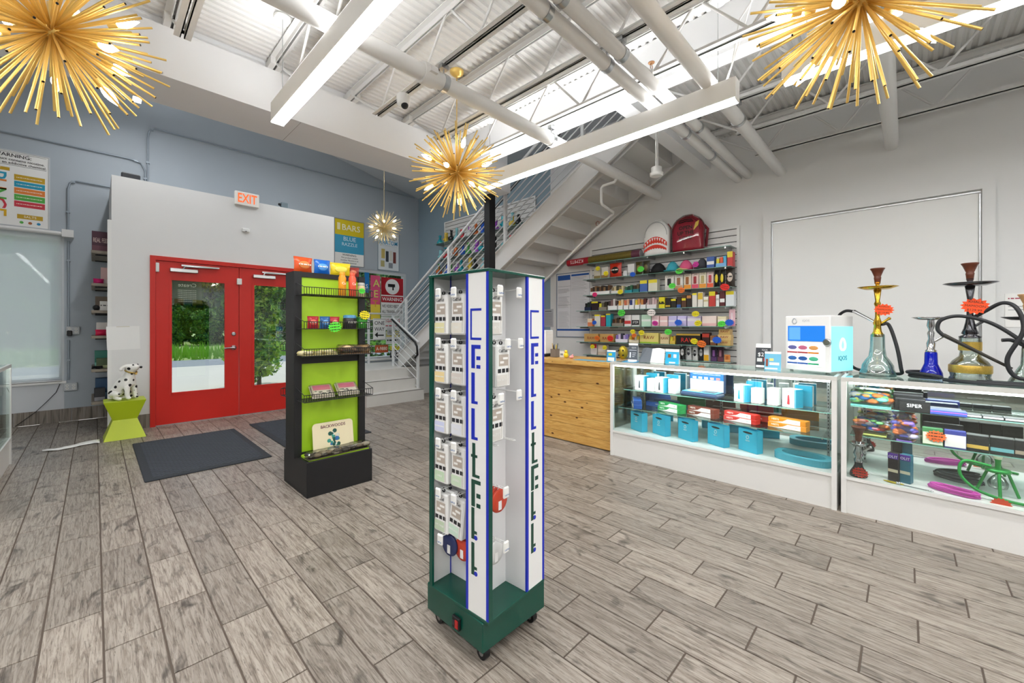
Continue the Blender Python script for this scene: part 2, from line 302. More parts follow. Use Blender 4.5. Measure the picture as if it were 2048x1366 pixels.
# ---------------------------------------------------------------- overhead
ZB, ZTC, YG = 3.19, 3.585, 3.92
DK = M('e2e1df', .55, var=.05, scale=.8)
def deck(mb, x0, x1, y0, y1):
    per = .0635; y = y0; P = []; prof = ((0,0),(.2,0),(.35,.016),(.65,.016),(.8,0))
    while y < y1:
        for u, h in prof:
            yy = y+u*per
            if yy <= y1: P += [(x0,yy,ZTC+.012+h),(x1,yy,ZTC+.012+h)]
        y += per
    n = len(P)//2; mb.add(P, [(2*i,2*i+1,2*i+3,2*i+2) for i in range(n-1)], DK)
    mb.box(x0, x1, y0, y1, ZTC+.06, ZTC+.16, DK)
mb = MB(); OX, OY = 3.27, 1.90
deck(mb, -5, OX, -5, YG+.1); deck(mb, OX, XW, -5, OY); struct('ceiling', mb)
for i in range(14):
    x0, x1 = XW-10.35*i/14, XW-10.35*(i+1)/14; mb = MB(); P = [(x1, -5, 4.33+.213*(XW-x1)), (x0, -5, 4.33+.213*(XW-x0)), (x0, YB, 4.33+.213*(XW-x0)), (x1, YB, 4.33+.213*(XW-x1))]
    mb.add(P+[(x,y,z+.1) for x,y,z in P], [(3,2,1,0),(4,5,6,7),(0,1,5,4),(1,2,6,5),(2,3,7,6),(3,0,4,7)], M('c9cdd2', .6)); struct('ceiling_roof', mb)
GW = M('f0f1f3', .6, var=.02, scale=2)
mb = MB(); mb.box(-5, 4.0, YG, 4.44, 3.15, ZTC-.065, GW); mb.box(-5, 4.0, YG+.06, 4.44, ZTC-.065, ZTC+.16, GW); mb.box(-.9+2.2, -.9+2.203, YG+.005, 4.44, 3.1497, 3.1507, M('8d8a86', .8)); struct('trim_1', mb)
mb = MB(); mb.box(3.12, 3.27, -5, YG, 3.25, ZTC+.01, GW); struct('trim_2', mb)
mb = MB(); mb.box(3.27, XW, OY-.15, OY, 3.27, ZTC+.15, GW); struct('trim_3', mb)
# bar joists
JW = M('dcdbd9', .5)
def joist(x, y0, y1, label):
    t = thing('bar_joist', label, 'joist', (x, y1, ZB), 0, 'white bar joists under the deck'); L = y1-y0
    mb = MB()
    for s in (-1, 1):
        mb.box(s*.008, s*.05, -L, 0, .387, .393, JW); mb.box(s*.008, s*.014, -L, 0, .345, .393, JW)
    part('top_chord', mb, t); mb = MB()
    for s in (-1, 1):
        mb.box(s*.008, s*.045, -L, -.52, 0, .006, JW); mb.box(s*.008, s*.014, -L, -.52, 0, .04, JW)
    part('bottom_chord', mb, t)
    mb = MB(); mb.box(-.05, -.008, -.1, .06, .33, .387, JW); mb.box(.008, .05, -.1, .06, .33, .387, JW); part('joist_seat', mb, t)
    w = MB(); w.cyl((0,0,0), (0,-.315,.36), .010, JW, 6, caps=False); wm = w.mesh('web_bar'); w2 = MB(); w2.cyl((0,0,0), (0,.315,.36), .010, JW, 6, caps=False); wm2 = w2.mesh('web_bar')
    w3 = MB(); w3.cyl((0,-.06,.36), (0,-.56,.02), .012, JW, 6, caps=False); part('web_bar', w3, t); y = -.60
    while y > -L+.5:
        link('web_bar', wm, t, (0, y, .02)); link('web_bar', wm2, t, (0, y-.03, .02) if False else (0, y-.65, .02)); y -= .65
    return t
for i, x in enumerate((-3.0, -2.32, -1.64, -.96, -.28, .40, 1.08, 1.76, 2.40)):
    joist(x, -4.9, YG, 'white steel bar joist resting on the boxed girder')
joist(2.93, -4.9, YG, 'white steel bar joist beside the long boxed edge beam')
for x in (3.75, 4.42, 5.08): joist(x, -4.9, 1.72, 'white steel bar joist over the glass counters by the right wall')
# pipes along X
PIPE = M('e3e2e0', .4)
def pipe(y, z, r, x0, x1, label, hangers=(), caps=()):
    t = thing('ceiling_pipe', label, 'pipe', (x0, y, z), 0, 'white pipes under the joists'); mb = MB(); mb.cyl((0,0,0), (x1-x0,0,0), r, PIPE, 16); part('pipe_run', mb, t)
    for h in hangers:
        mb = MB(); x = h-x0; mb.cyl((x-.02,0,0), (x+.02,0,0), r+.006, STEEL, 14, caps=True); mb.cyl((x,0,r), (x,0,ZB-z+.02), .006, STEEL, 6); mb.box(x-.03, x+.03, -.02, .02, ZB-z-.03, ZB-z+.012, STEEL); part('pipe_clamp', mb, t)
    for x in caps:
        mb = MB(); mb.cyl((x-x0-.05,0,0), (x-x0+.05,0,0), r+.016, PIPE, 14); mb.box(x-x0-.03, x-x0+.03, -r-.035, r+.035, -.018, .018, PIPE); part('coupling', mb, t)
    return t
pipe(2.40, 3.06, .056, -4.9, XW-.06, 'thick white pipe crossing under the joists and ending at the stair stringer', (1.76, 3.0), (1.62,))
pipe(1.445, 3.06, .043, -4.9, XW, 'white pipe of the close pair clamped under the joists, farther from the framed panel', (1.76, 2.4, 3.75, 4.42))
pipe(1.335, 3.08, .043, -4.9, XW, 'white pipe of the close pair clamped under the joists, nearer the framed panel', (1.08, 1.76, 2.4, 3.75))
pipe(1.01, 3.03, .05, -4.9, XW, 'single white pipe with a ring hanger beside the end of the strip light', (3.75,))
pipe(.105, 3.05, .053, -4.9, XW, 'single white pipe passing above the framed white panel', (2.93,))
mb = MB(); mb.cyl((3.32,1.9,3.33), (3.32,YG+.3,3.33), .027, PIPE, 10); mb.cyl((3.32,2.55,3.33), (3.32,2.55,3.6), .006, STEEL, 6); mb.cyl((3.32,3.3,3.33), (3.32,3.3,3.6), .006, STEEL, 6)
solo('sprinkler_pipe', mb, 'thin white sprinkler pipe hung along the edge beam by the stairwell', 'pipe')
# linear pendant lights
LED = M('fffdf8', .5, e=9.0); LEDU = M('fffdf8', .5, e=5.0)
def strip_light(x, y0, y1, label, z=2.84):
    t = thing('linear_light', label, 'ceiling light', (x, y0, z), 0, 'white linear suspended lights'); L = y1-y0; mb = MB()
    mb.box(-.045, -.041, 0, L, .012, .15, PAINT); mb.box(.041, .045, 0, L, .012, .15, PAINT); mb.box(-.045, .045, -.004, 0, 0, .15, PAINT); mb.box(-.045, .045, L, L+.004, 0, .15, PAINT); mb.box(-.041, .041, 0, L, .10, .11, PAINT); part('housing', mb, t)
    mb = MB(); mb.box(-.041, .041, .002, L-.002, 0, .012, LED); part('diffuser', mb, t)
    mb = MB(); mb.box(-.036, .036, .01, L-.01, .13, .14, LEDU); part('uplight_lens', mb, t)
    for yy in (.12, L-.12):
        mb = MB(); mb.cyl((0,yy,.15), (0,yy,(ZTC if z < 4 else 4.33+.213*(XW-x)-.045)-z+.01), .0025, STEEL, 5); mb.lathe([(.055,0),(.06,.012),(.02,.02)], PAINT, 14, Matrix.Translation((0,yy,(ZTC if z < 4 else 4.33+.213*(XW-x)-.055)-z-.01))); part('suspension_cable', mb, t)
    la = bpy.data.lights.new('linear_lamp', 'AREA'); la.shape = 'RECTANGLE'; la.size = .08; la.size_y = L-.02; la.energy = 19; la.color = (.97, .985, 1)
    lo = link('lamp', la, t, (0, L/2, -.004))
    lu = la.copy(); lu.energy = 13; lo = link('uplamp', lu, t, (0, L/2, .142)); lo.rotation_euler = (PI, 0, 0); return t
strip_light(.97, .99, 3.43, 'white linear suspended light running toward the red double door')
strip_light(3.05, .83, 3.43, 'white linear suspended light beside the staircase')
strip_light(3.05, -1.98, .56, 'white linear suspended light over the hookah end of the counter')
strip_light(.97, -1.88, .56, 'added unseen white linear fill light over the back half of the shop')  # out of view, added as fill light for the shop
for x in (-1.11, -2.67):
    for y in (-1.88, .99): strip_light(x, y, y+2.44, 'added unseen white linear fill light over the left half of the shop')  # unseen strips to the left, added to fill the room with light
for x in (-1.11, .97, 3.05): strip_light(x, -4.7, -2.26, 'added unseen white linear fill light at the rear of the shop')  # unseen rear strips, added behind the camera as fill
for x, y in ((.4, 6.3), (2.9, 5.6)): strip_light(x, y-1.2, y+1.2, 'added unseen white linear fill light high in the tall bay behind the girder', 4.35)  # hidden pair added to brighten the dark street wall
# ---------------------------------------------------------------- staircase along the right wall
SN, SF, SL = 4.16, 5.30, .588
def zb(y): return 4.651-SL*y
STW = M('e0dfdd', .5, var=.02, scale=2); CONC = M('cfcdc8', .75, var=.06, scale=6)
st = thing('staircase', 'white steel U-turn staircase with bar railing along the right wall', 'staircase', (SN, 6.3, 0))
def sp(name, mb, par=st, label=None):
    for i, v in enumerate(mb.v): mb.v[i] = (v[0]-SN, v[1]-6.3, v[2])
    return part(name, mb, par, label)
for x0, x1 in ((SN, SN+.05), (SF-.05, SF)):
    mb = MB(); ya, yb = 1.92, 7.17
    P = [(x,y,z) for x in (x0,x1) for y,z in ((ya,zb(ya)),(yb,zb(yb)),(yb,zb(yb)+.32),(ya,min(zb(ya)+.32, 3.9)))]
    mb.add(P, [(3,2,1,0),(4,5,6,7),(0,1,5,4),(1,2,6,5),(2,3,7,6),(3,0,4,7)], STW)
    for z in (0, .305):
        P = [(x,y,zb(y)+z+h) for x in (x0-.03,x1+.03) for y,h in ((ya,0),(yb,0),(yb,.015),(ya,.015))]; mb.add(P, [(3,2,1,0),(4,5,6,7),(0,1,5,4),(1,2,6,5),(2,3,7,6),(3,0,4,7)], STW)
    sp('stringer', mb)
NR = 17; rise = (3.62-.53)/NR; run = rise/SL
for i in range(NR):
    y = 7.15-run*i; z = .53+rise*(i+1)
    mb = MB(); mb.box(SN+.05, SF-.05, max(y-run-.02, OY+.002), y, z-.045, z, STW); sp('tread', mb)
    mb = MB(); mb.box(SN+.05, SF-.05, y-.006, y, z-rise, z-.045, STW); sp('riser', mb)
mb = MB(); mb.box(3.05, SF+.05, 6.78, YB, 0, .53, CONC); sp('landing', mb)
for i, y in enumerate((6.22, 6.50)):
    mb = MB(); mb.box(3.05, SN-.03, y, 6.78, .18*i, .18*(i+1), CONC); sp('step', mb)
    mb = MB(); mb.box(3.05, SN-.03, y, y+.07, .18*(i+1), .18*(i+1)+.004, M('77736c', .8)); sp('step_nosing', mb)
RL = M('dfe1e2', .4)
def bar(p0, p1, r=.010, name='rail_bar', m=RL, n=6): mb = MB(); mb.cyl(p0, p1, r, m, n); return sp(name, mb)
def zr(y, h): return zb(y)+.32+h
for k in range(9):
    h = .09+.105*k; r_ = .022 if k == 8 else .009
    bar((SN+.02, 7.25 if k < 8 else 7.3, zr(7.0, h)-.0 if False else zr(7.25 if k < 8 else 7.3, h)), (SN+.02, 2.0, zr(2.0, h)), r_, 'top_rail' if k == 8 else 'rail_bar')
for y in (6.9, 5.55, 4.2, 2.85): mb = MB(); mb.box(SN-.002, SN+.042, y-.022, y+.022, zb(y)+.3, zr(y, .93), RL); sp('rail_post', mb)
bar((SN+.08, 7.0, zr(7.0, .78)), (SN+.08, 2.0, zr(2.0, .78)), .02, 'handrail', BLACK, 8)
# lower flight rail and landing guard
for k in range(7):
    h = .10+.14*k
    bar((SN-.03, 7.3, .53+h), (SN-.03, 6.4, .08+h), .008 if k < 6 else .02)
for y, z in ((7.3, .53), (6.42, 0)): mb = MB(); mb.box(SN-.05, SN-.01, y-.02, y+.02, z, z+(1.0 if z else .98), RL); sp('rail_post', mb)
mb = MB(); mb.tube([(SN-.09,7.25,.53+.92),(SN-.09,6.42,.12+.90),(SN-.09,6.36,.95),(SN-.09,6.34,.80),(SN-.09,6.42,.74),(SN-.06,6.46,.74)], .019, BLACK, 8); sp('handrail', mb)
for k in range(8): bar((3.1, 8.08, .62+.138*k), (4.78, 8.08, .62+.138*k), .009 if k < 7 else .02)
for x in (3.12, 4.0, 4.76): mb = MB(); mb.box(x-.02, x+.02, 8.06, 8.1, .53, 1.59, RL); sp('rail_post', mb)
# column at the girder's end
t = thing('support_column', 'black square steel column between the display tower and the stairs', 'column', (3.87, 4.2, 0)); mb = MB()
mb.box(-.055, .055, -.055, .055, .012, 3.15, M('17171a', .4)); part('column_shaft', mb, t); mb = MB(); mb.box(-.12, .12, -.12, .12, 0, .012, BLACK); part('base_plate', mb, t)
# ================================================================ OUTDOORS
mb = MB(); mb.box(-30, 40, YB+.16, 17.4, -.3, -.04, M('c9c4ba', .85, var=.08, scale=.6)); struct('pavement', mb)
mb = MB(); mb.box(-30, 40, 17.4, 21, -.3, -.05, M('8b8f95', .9, var=.25, scale=9)); struct('gravel_strip', mb)
mb = MB(); mb.box(-60, 90, 21, 120, -.3, -.05, M('93a862', .9, var=.2, scale=.5)); struct('lawn', mb)
gb = MB(); G1 = M('8fbf3c', .8, var=.3, scale=2)
for i in range(4200):
    x, y = rnd.uniform(-14, 16), rnd.uniform(21, 27); h = rnd.uniform(.25, .6); a = rnd.uniform(0, PI); w = .05
    c_, s_ = math.cos(a)*w, math.sin(a)*w; gb.add([(x-c_,y-s_,-.05),(x+c_,y+s_,-.05),(x+rnd.uniform(-.12,.12),y+rnd.uniform(-.1,.1),h)], [(0,1,2)], G1)
g = part('tall_grass', gb, None); g['kind'] = 'stuff'; g['label'] = 'bright green tall grass strip beyond the pavement'
def tree_mesh(seed, n, rx, rz, z0, cols, leaf):
    r = random.Random(seed); mb = MB(); g = lambda: max(-.72, min(.72, r.gauss(0,.45)))
    cl = [(g()*rx, g()*rx, z0+rz*(1+.93*r.uniform(-1,1)), r.uniform(.25,.5)*rx) for _ in range(26)]
    for i in range(n):
        c = r.choice(cl); v = Vector((r.gauss(0,1), r.gauss(0,1), r.gauss(0,1))).normalized()*c[3]*r.uniform(.75,1.05)
        p = Vector(c[:3])+v; p.z = max(p.z, .15); u = Vector((r.gauss(0,1), r.gauss(0,1), r.gauss(0,1))).normalized(); w = u.orthogonal().normalized(); s = leaf*r.uniform(.6,1.4)
        mb.add([p-u*s, p+w*s*.6, p+u*s, p-w*s*.6], [(0,1,2,3)], r.choice(cols))
    return mb.mesh('foliage')
LG = [M(c, .7, var=.2, scale=4) for c in ('3f6f2a', '5c8f35', '2f5a26', '7aa63f')]; LY = [M(c, .7) for c in ('9cc832', '7fb52c', 'b6d84a', '5f9a2a')]
tm = [tree_mesh(k, 11000, 3.0, 5.6, .0, LG, .34) for k in range(3)]; trunk = MB(); trunk.lathe([(.35,-.2),(.26,2),(.2,6)], M('5a4635', .9, var=.2), 8); tk = trunk.mesh('trunk')
for i in range(21):
    x = -13+8.2*(i//3)+2.75*(i%3); y = 45+8.2*(i%3)
    t = thing('broadleaf_tree', 'dense green broadleaf tree among those lining the far side of the lawn', 'tree', (x,y,-.05), rnd.uniform(0,6), 'trees beyond the lawn'); link('foliage', tm[i%3], t); link('trunk', tk, t)
hm = [tree_mesh(30+k, 4200, .70, 1.3, .0, LG, .12) for k in range(3)]; hs_ = MB(); hs_.lathe([(.05,-.02),(.03,1.2)], M('5a4635', .9), 6); hst = hs_.mesh('stem')
for i in range(50):
    t = thing('hedge_shrub', 'dark green shrub in the undergrowth below the lawn trees', 'shrub', (-14+.98*i, 36.6+2.3*(i%2), -.05), 1.5708*i, 'undergrowth below the trees'); link('foliage', hm[i%3], t); link('stem', hst, t)
t = thing('leafy_shrub', 'tall bright green shrub outside the right door leaf', 'shrub', (2.62, 10.6, -.04), .4); link('foliage', tree_mesh(9, 9000, .7, 1.5, .1, LY+LG[:1], .06), t)
b = MB(); b.lathe([(.05,-.05),(.03,1.6)], M('5a4635', .9), 6); part('stem', b, t)
t = thing('leafy_shrub', 'wide green shrub outside the signed window', 'shrub', (6.2, 13.5, -.04), .4); link('foliage', tree_mesh(11, 4200, 1.3, 1.7, .3, LG, .1), t); part('stem', b, t)
# ================================================================ PENDANTS
BULB = M('fff3dc', .3, e=14.0)
def sputnik(name, label, loc, R, n, rod_m, rr, ztop, bulbs=11, seed=1):
    r = random.Random(seed); t = thing(name, label, 'pendant light', loc, seed*.7, 'starburst pendants'); ztop -= loc[2]
    mb = MB(); mb.ball((0,0,0), .045, rod_m, 14, 8); part('hub', mb, t)
    mb = MB(); mb.cyl((0,0,0), (0,0,1), rr, rod_m, 8, caps=False); mb.cyl((0,0,.985), (0,0,1), rr*.82, BLACK, 8); rm = mb.mesh('rod')
    for i in range(n):
        z = 1-2*(i+.5)/n; a = i*2.39996+r.uniform(-.12,.12); q = math.sqrt(1-z*z); d = Vector((q*math.cos(a), q*math.sin(a), z))
        if d.z > .985: continue
        o = link('rod', rm, t); L = R*r.choice((1, .97, .92, .86, .8)); o.rotation_mode = 'QUATERNION'; o.rotation_quaternion = d.to_track_quat('Z', 'Y'); o.location = d*.03; o.scale = (1, 1, L-.03)
    mb = MB(); mb.lathe([(.012,0),(.013,.03),(.010,.032)], rod_m, 10); sm_ = mb.mesh('socket'); mb = MB()
    mb.lathe([(.008,.03),(.015,.045),(.0175,.06),(.014,.08),(.006,.10),(.001,.112)], BULB, 12); bm_ = mb.mesh('bulb')
    for i in range(bulbs):
        z = .82-1.64*(i+.5)/bulbs; a = i*2.39996+.5; q = math.sqrt(1-z*z); d = Vector((q*math.cos(a), q*math.sin(a), z))
        for nm, me in (('socket', sm_), ('bulb', bm_)):
            o = link(nm, me, t); o.rotation_mode = 'QUATERNION'; o.rotation_quaternion = d.to_track_quat('Z', 'Y'); o.location = d*R*.48; s = R/.373; o.scale = (s,s,s)
    mb = MB(); mb.cyl((0,0,.03), (0,0,ztop), .004, rod_m, 6); part('cord', mb, t)
    mb = MB(); mb.lathe([(.006,ztop-.05),(.03,ztop-.045),(.06,ztop-.02),(.062,ztop)], rod_m, 20); part('canopy', mb, t); return t
sputnik('starburst_pendant', 'gold starburst pendant nearest the nicotine warning poster', (-.142,2.88,2.69), .45, 160, GOLD, .0054, 3.598, seed=1)
sputnik('starburst_pendant', 'gold starburst pendant above the white cable display tower', (2.27,2.90,2.69), .43, 160, GOLD, .0054, 3.598, seed=2)
sputnik('starburst_pendant', 'gold starburst pendant over the hookah counter', (2.27,.14,2.69), .45, 160, GOLD, .0054, 3.598, seed=3)
sputnik('starburst_pendant', 'pale gold starburst pendant with thin rays hanging over the stair landing', (3.68,6.83,3.11), .34, 130, M('d8c490', .3, .8), .0032, 4.6, seed=4)
# ================================================================ SMALL THINGS OVERHEAD
t = thing('ceiling_sensor', 'white round sensor hanging on two rods near the stair top', 'sensor', (3.9, 1.786, 2.80)); mb = MB()
mb.lathe([(.05,0),(.062,.006),(.064,.03),(.05,.04),(.052,.085),(.045,.09)], PAINT, 20); part('sensor_head', mb, t); mb = MB()
mb.cyl((-.012,0,.09), (-.012,0,.47), .007, PAINT, 6); mb.cyl((.02,0,.09), (.02,0,.47), .010, PAINT, 6); part('hanger_rod', mb, t)
t = thing('dome_camera', 'white dome security camera under a bar joist by the boxed girder', 'camera', (1.76, 2.95, 3.19)); mb = MB(); mb.lathe([(.03,-.09),(.05,-.075),(.055,-.04),(.055,0)], PAINT, 16); part('housing', mb, t); mb = MB(); mb.ball((0,-.02,-.085), .03, BLACK, 12, 8); part('lens', mb, t)
for i, (x, y, z, lb) in enumerate(((2.83, 1.335, 3.123, 'brass upright sprinkler head on the paired pipes'), (3.9, .105, 3.103, 'brass upright sprinkler head on the pipe over the framed panel'))):
    mb = MB(); br = M('b0825a', .4, .6); mb.lathe([(.012,0),(.014,.05),(.009,.055)], PIPE, 8); mb.tube([(-.012,0,.055),(-.016,0,.08),(0,0,.1),(.016,0,.08),(.012,0,.055)], .003, br, 5); mb.lathe([(.022,.10),(.024,.104)], br, 12); solo('fire_sprinkler', mb, lb, 'sprinkler', (x,y,z))
q = [(4.19,2.40,3.01),(4.19,2.42,2.975),(4.205,2.58,2.975),(4.211,2.61,2.955),(4.211,2.61,2.79),(4.23,2.612,2.765),(4.61,2.684,2.765),(4.634,2.70,2.75),(4.64,2.97,2.60),(4.8,4.015,1.977)]
mb = MB(); mb.tube(q, .016, PIPE, 8); o = solo('sprinkler_branch', mb, 'thin white bent sprinkler branch pipe under the stairs', 'pipe')
p = (4.639, 2.93, 2.634); mb = MB(); br = M('8a4a40', .4, .4)
for a in range(4): mb.tube([(0,0,0),(.03*math.cos(a*PI/2),.03*math.sin(a*PI/2),.02),(.03*math.cos(a*PI/2),.03*math.sin(a*PI/2),.05),(0,0,.065)], .003, br, 5)
solo('sprinkler_guard', mb, 'caged sprinkler head on the pipe under the stairs', 'sprinkler', p)
mb = MB()
for x0, s in ((3.0, 1), (3.1, -1)):
    mb.tube([(x0, .72+.0*s, 3.55), (3.03, .74, 3.45), (3.05+.05*s, .8, 3.35), (3.05, .86, 3.1), (3.05, .9, 2.99)], .006, PAINT, 6)
solo('light_feed_cable', mb, 'white coiled feed cable dropping to the strip light end', 'cable')
# ================================================================ WALL THINGS, STREET WALL
t = thing('exit_sign', 'white exit sign with orange letters on the alcove wall', 'exit sign', (onY(493,400,YD).x, YD-.027, 3.185)); mb = MB(); mb.bbox(-.155, .155, -.02, .026, -.1, .1, .008, M('efece6', .4)); part('sign_body', mb, t)
txt(t, 'EXIT', .13, M('f0642a', .4, e=.6), 0, -.0215, 0, .24, bold=.02)
p = onY(491, 461, YD); mb = MB(); mb.bbox(-.05, .05, -.03, 0, -.028, .028, .01, PAINT); mb.box(-.01, .01, -.032, -.029, -.02, -.012, BLACK); solo('motion_detector', mb, 'small white motion detector above the red door', 'detector', p)
mb = MB(); mb.bbox(-.05, .05, 0, .08, 0, .09, .006, M('6f7f88', .5)); mb.cyl((-.05,.03,.05), (-.08,.02,.05), .02, BLACK, 10); solo('wall_camera', mb, 'small grey box camera on top of the alcove wall', 'camera', (onY(571,410,YD).x, YD+.03, ZA))
mb = MB(); mb.bbox(-.09, .09, 0, .1, 0, .075, .012, M('3a3c40', .6)); solo('wifi_box', mb, 'dark rounded box on top of the alcove wall corner', 'box', (onY(258,352,YD).x+.02, YD+.04, ZA))
CON = M('9aa4ad', .4, .3)
def conduit(pts, label):
    P = []
    q = [onY(a, b_, YB-.02) for a, b_ in pts]
    mb = MB(); mb.tube(q, .011, CON, 8)
    for i in range(0, len(q)-1, 2): m_ = (q[i]+q[i+1])/2; mb.box(m_.x-.02, m_.x+.02, YB-.034, YB, m_.z-.012, m_.z+.012, CON)
    solo('wall_conduit', mb, label, 'conduit')
conduit([(-60,247),(0,262),(262,318),(282,326),(290,342),(291,372)], 'grey conduit bending down behind the alcove corner')
conduit([(295.6,375),(295.6,275),(298,263),(309,257),(500,308),(700,361),(829,396)], 'long grey conduit running under the roof line to the corner')
conduit([(136,470),(136,378),(140,366),(152,362),(235,377)], 'grey conduit looping from the window to the alcove')
conduit([(838,400),(838,520),(838,700)], 'grey conduit dropping down in the wall corner')
conduit([(137,482),(137,560),(137,655)], 'grey conduit between shade bracket and wall outlets')
conduit([(137,680),(137,760)], 'short grey conduit between the two wall outlets')
def outlet(px, py, label, plug=False):
    p = onY(px, py, YB); t = thing('power_outlet', label, 'outlet', (p.x, YB, p.z)); mb = MB(); mb.bbox(-.065, .065, -.045, 0, -.055, .055, .006, M('c4c8cb', .4)); part('box', mb, t); mb = MB()
    for x in (-.03, .03):
        for z in (-.02, .02): mb.lathe([(.016,0),(.016,.003)], PAINT, 12, Matrix.Translation((x,-.045,z)) @ Matrix.Rotation(PI/2,4,'X')); mb.box(x-.006, x-.003, -.05, -.0485, z-.004, z+.006, BLACK); mb.box(x+.003, x+.006, -.05, -.0485, z-.004, z+.006, BLACK)
    part('socket_face', mb, t)
    if plug: mb = MB(); mb.bbox(-.055, -.005, -.10, -.05, -.075, .0, .008, BLACK); part('plug', mb, t)
outlet(146, 661, 'grey four-way outlet with a black plug beside the window', True); outlet(141, 773, 'grey four-way outlet below the window corner')
q = [onY(a,b_,YB-.03) for a,b_ in ((120,768),(112,785),(92,805),(70,825),(30,850))]; q[-1].z = .012; mb = MB(); mb.tube(q, .004, BLACK, 6); solo('black_cable', mb, 'thin black cord hanging from the shade to the floor', 'cord')
def sheet(name, label, cat, x, y, z, w, h, els, base='f2f1ee', rz=0, frame=None, group=None, dep=.006, roll=0):
    # a flat printed sheet, z = its bottom; els: ('r',x0,x1,z0,z1,col) or ('t',text,xc,zc,cap,col[,maxw[,roll]]) in fractions of w / h
    t = thing(name, label, cat, (x,y,z), rz, group); t.rotation_euler = (0, roll, rz); mb = MB(); mb.box(-w/2, w/2, -dep, 0, 0, h, M(base, .45)); part('sheet', mb, t); k = 0
    if frame: mb = MB(); f = .014; mb.box(-w/2-f, w/2+f, -dep-.006, 0, -f, 0, M(frame, .4)); mb.box(-w/2-f, w/2+f, -dep-.006, 0, h, h+f, M(frame, .4)); mb.box(-w/2-f, -w/2, -dep-.006, 0, 0, h, M(frame, .4)); mb.box(w/2, w/2+f, -dep-.006, 0, 0, h, M(frame, .4)); part('frame', mb, t)
    mb = MB()
    for e in els:
        if e[0] == 'r': k += 1; d = dep+.0002*k; mb.box(-w/2+e[1]*w, -w/2+e[2]*w, -d, -dep+.0001, e[3]*h, e[4]*h, M(e[5], .45))
        elif e[0] == 'c': k += 1; mb.prism([(-w/2+e[1]*w+e[3]*h*math.cos(i*PI/12), e[2]*h+e[3]*h*math.sin(i*PI/12)) for i in range(24)], -dep-.0002*k, -dep+.0001, M(e[4], .45))
    if mb.v: part('print', mb, t)
    for e in els:
        if e[0] == 't': txt(t, e[1], e[4]*h, M(e[5], .5), -w/2+e[2]*w, -dep-.0002*(k+2), e[3]*h, (e[6] if len(e) > 6 else .9)*w, roll=e[7] if len(e) > 7 else 0, ex=.0002, bold=.01)
    return t
pc = ('c9a227','2aa0c0','e8863a','58b04a','d23c4a','e0b020')
E = [('r',.03,.97,.982,.986,'333333'),('t','WARNING:',.5,.945,.046,'1c1c1c',.85),('t','This product contains nicotine.',.5,.888,.032,'1c1c1c',.94),('t','Nicotine is an addictive chemical.',.5,.842,.032,'1c1c1c',.94),('r',.03,.97,.812,.816,'333333'),('r',.10,.46,.73,.775,'c9a227'),('t','JUST',.28,.752,.028,'f6efd8',.3)]
for i, c in enumerate('PUNCE'): E.append(('t',c,.28,.66-.125*i,.16,pc[(i+1)%6],.3,-PI/2))
for i in range(5): E.append(('r',.52,.95,.62-.09*i,.70-.09*i,pc[i])); E.append(('t','~',.73,.66-.09*i,.014,'fff8e8',.36))
E += [('r',.56,.92,.10,.16,'c9a227'),('t','SALTS',.74,.13,.03,'f6efd8',.3),('c',.62,.05,.018,'58b04a'),('c',.74,.05,.018,'b06a3a'),('c',.86,.05,.018,'2a90c0')]
sheet('vape_poster', 'large nicotine warning poster with rainbow lettering above the shaded window', 'poster', -.738, YB, 2.62, .61, .95, E, frame='c9ccce')
p = onY(699, 486, YB); E = [('r',0,1,.66,1,'d9c21c'),('r',0,1,.27,.66,'3f9fc4'),('t','BARS',.55,.83,.13,'f4f2dc',.68),('r',.08,.18,.77,.92,'efe6b8'),('t','BLUE',.5,.58,.09,'cfe6f2',.6),('t','RAZZLE',.5,.46,.07,'cfe6f2',.6),('t','WARNING:',.5,.225,.045,'1c1c1c',.7),('t','This product contains',.5,.165,.03,'1c1c1c',.85),('t','nicotine. Nicotine is an',.5,.11,.03,'1c1c1c',.85),('t','addictive chemical.',.5,.055,.03,'1c1c1c',.8)]
sheet('vape_poster', 'yellow and blue BARS poster on the wall by the signed window', 'poster', p.x, YB, p.z-.47, .61, .93, E, frame='8b9096')
p = onY(777, 503, YB); E = [('t','NATURALLY',.5,.84,.07,'23282e',.8),('t','KRATOM',.5,.72,.11,'2f9fd0',.86),('r',.08,.92,.64,.645,'9fb4c0'),('r',.15,.32,.30,.55,'c8b46a'),('r',.36,.50,.22,.5,'3a3f46'),('r',.54,.68,.26,.52,'d8d8d0'),('r',.72,.86,.2,.5,'7a3f3a'),('r',.12,.3,.08,.24,'b8b07a'),('r',.5,.7,.06,.2,'8a9098')]
sheet('kratom_poster', 'white poster with jars and blue lettering beside the wall corner', 'poster', p.x, YB, p.z-.42, .5, .84, E, base='dfe5e8', frame='8fa0aa')
p = onY(248, 675, YD); sheet('blank_paper', 'blank white paper taped beside the alcove corner', 'paper', p.x, YD, p.z-.15, .30, .29, [('r',.3,.7,.97,1.0,'d8d4c4')], base='f0f0ee', dep=.002, roll=-.03)
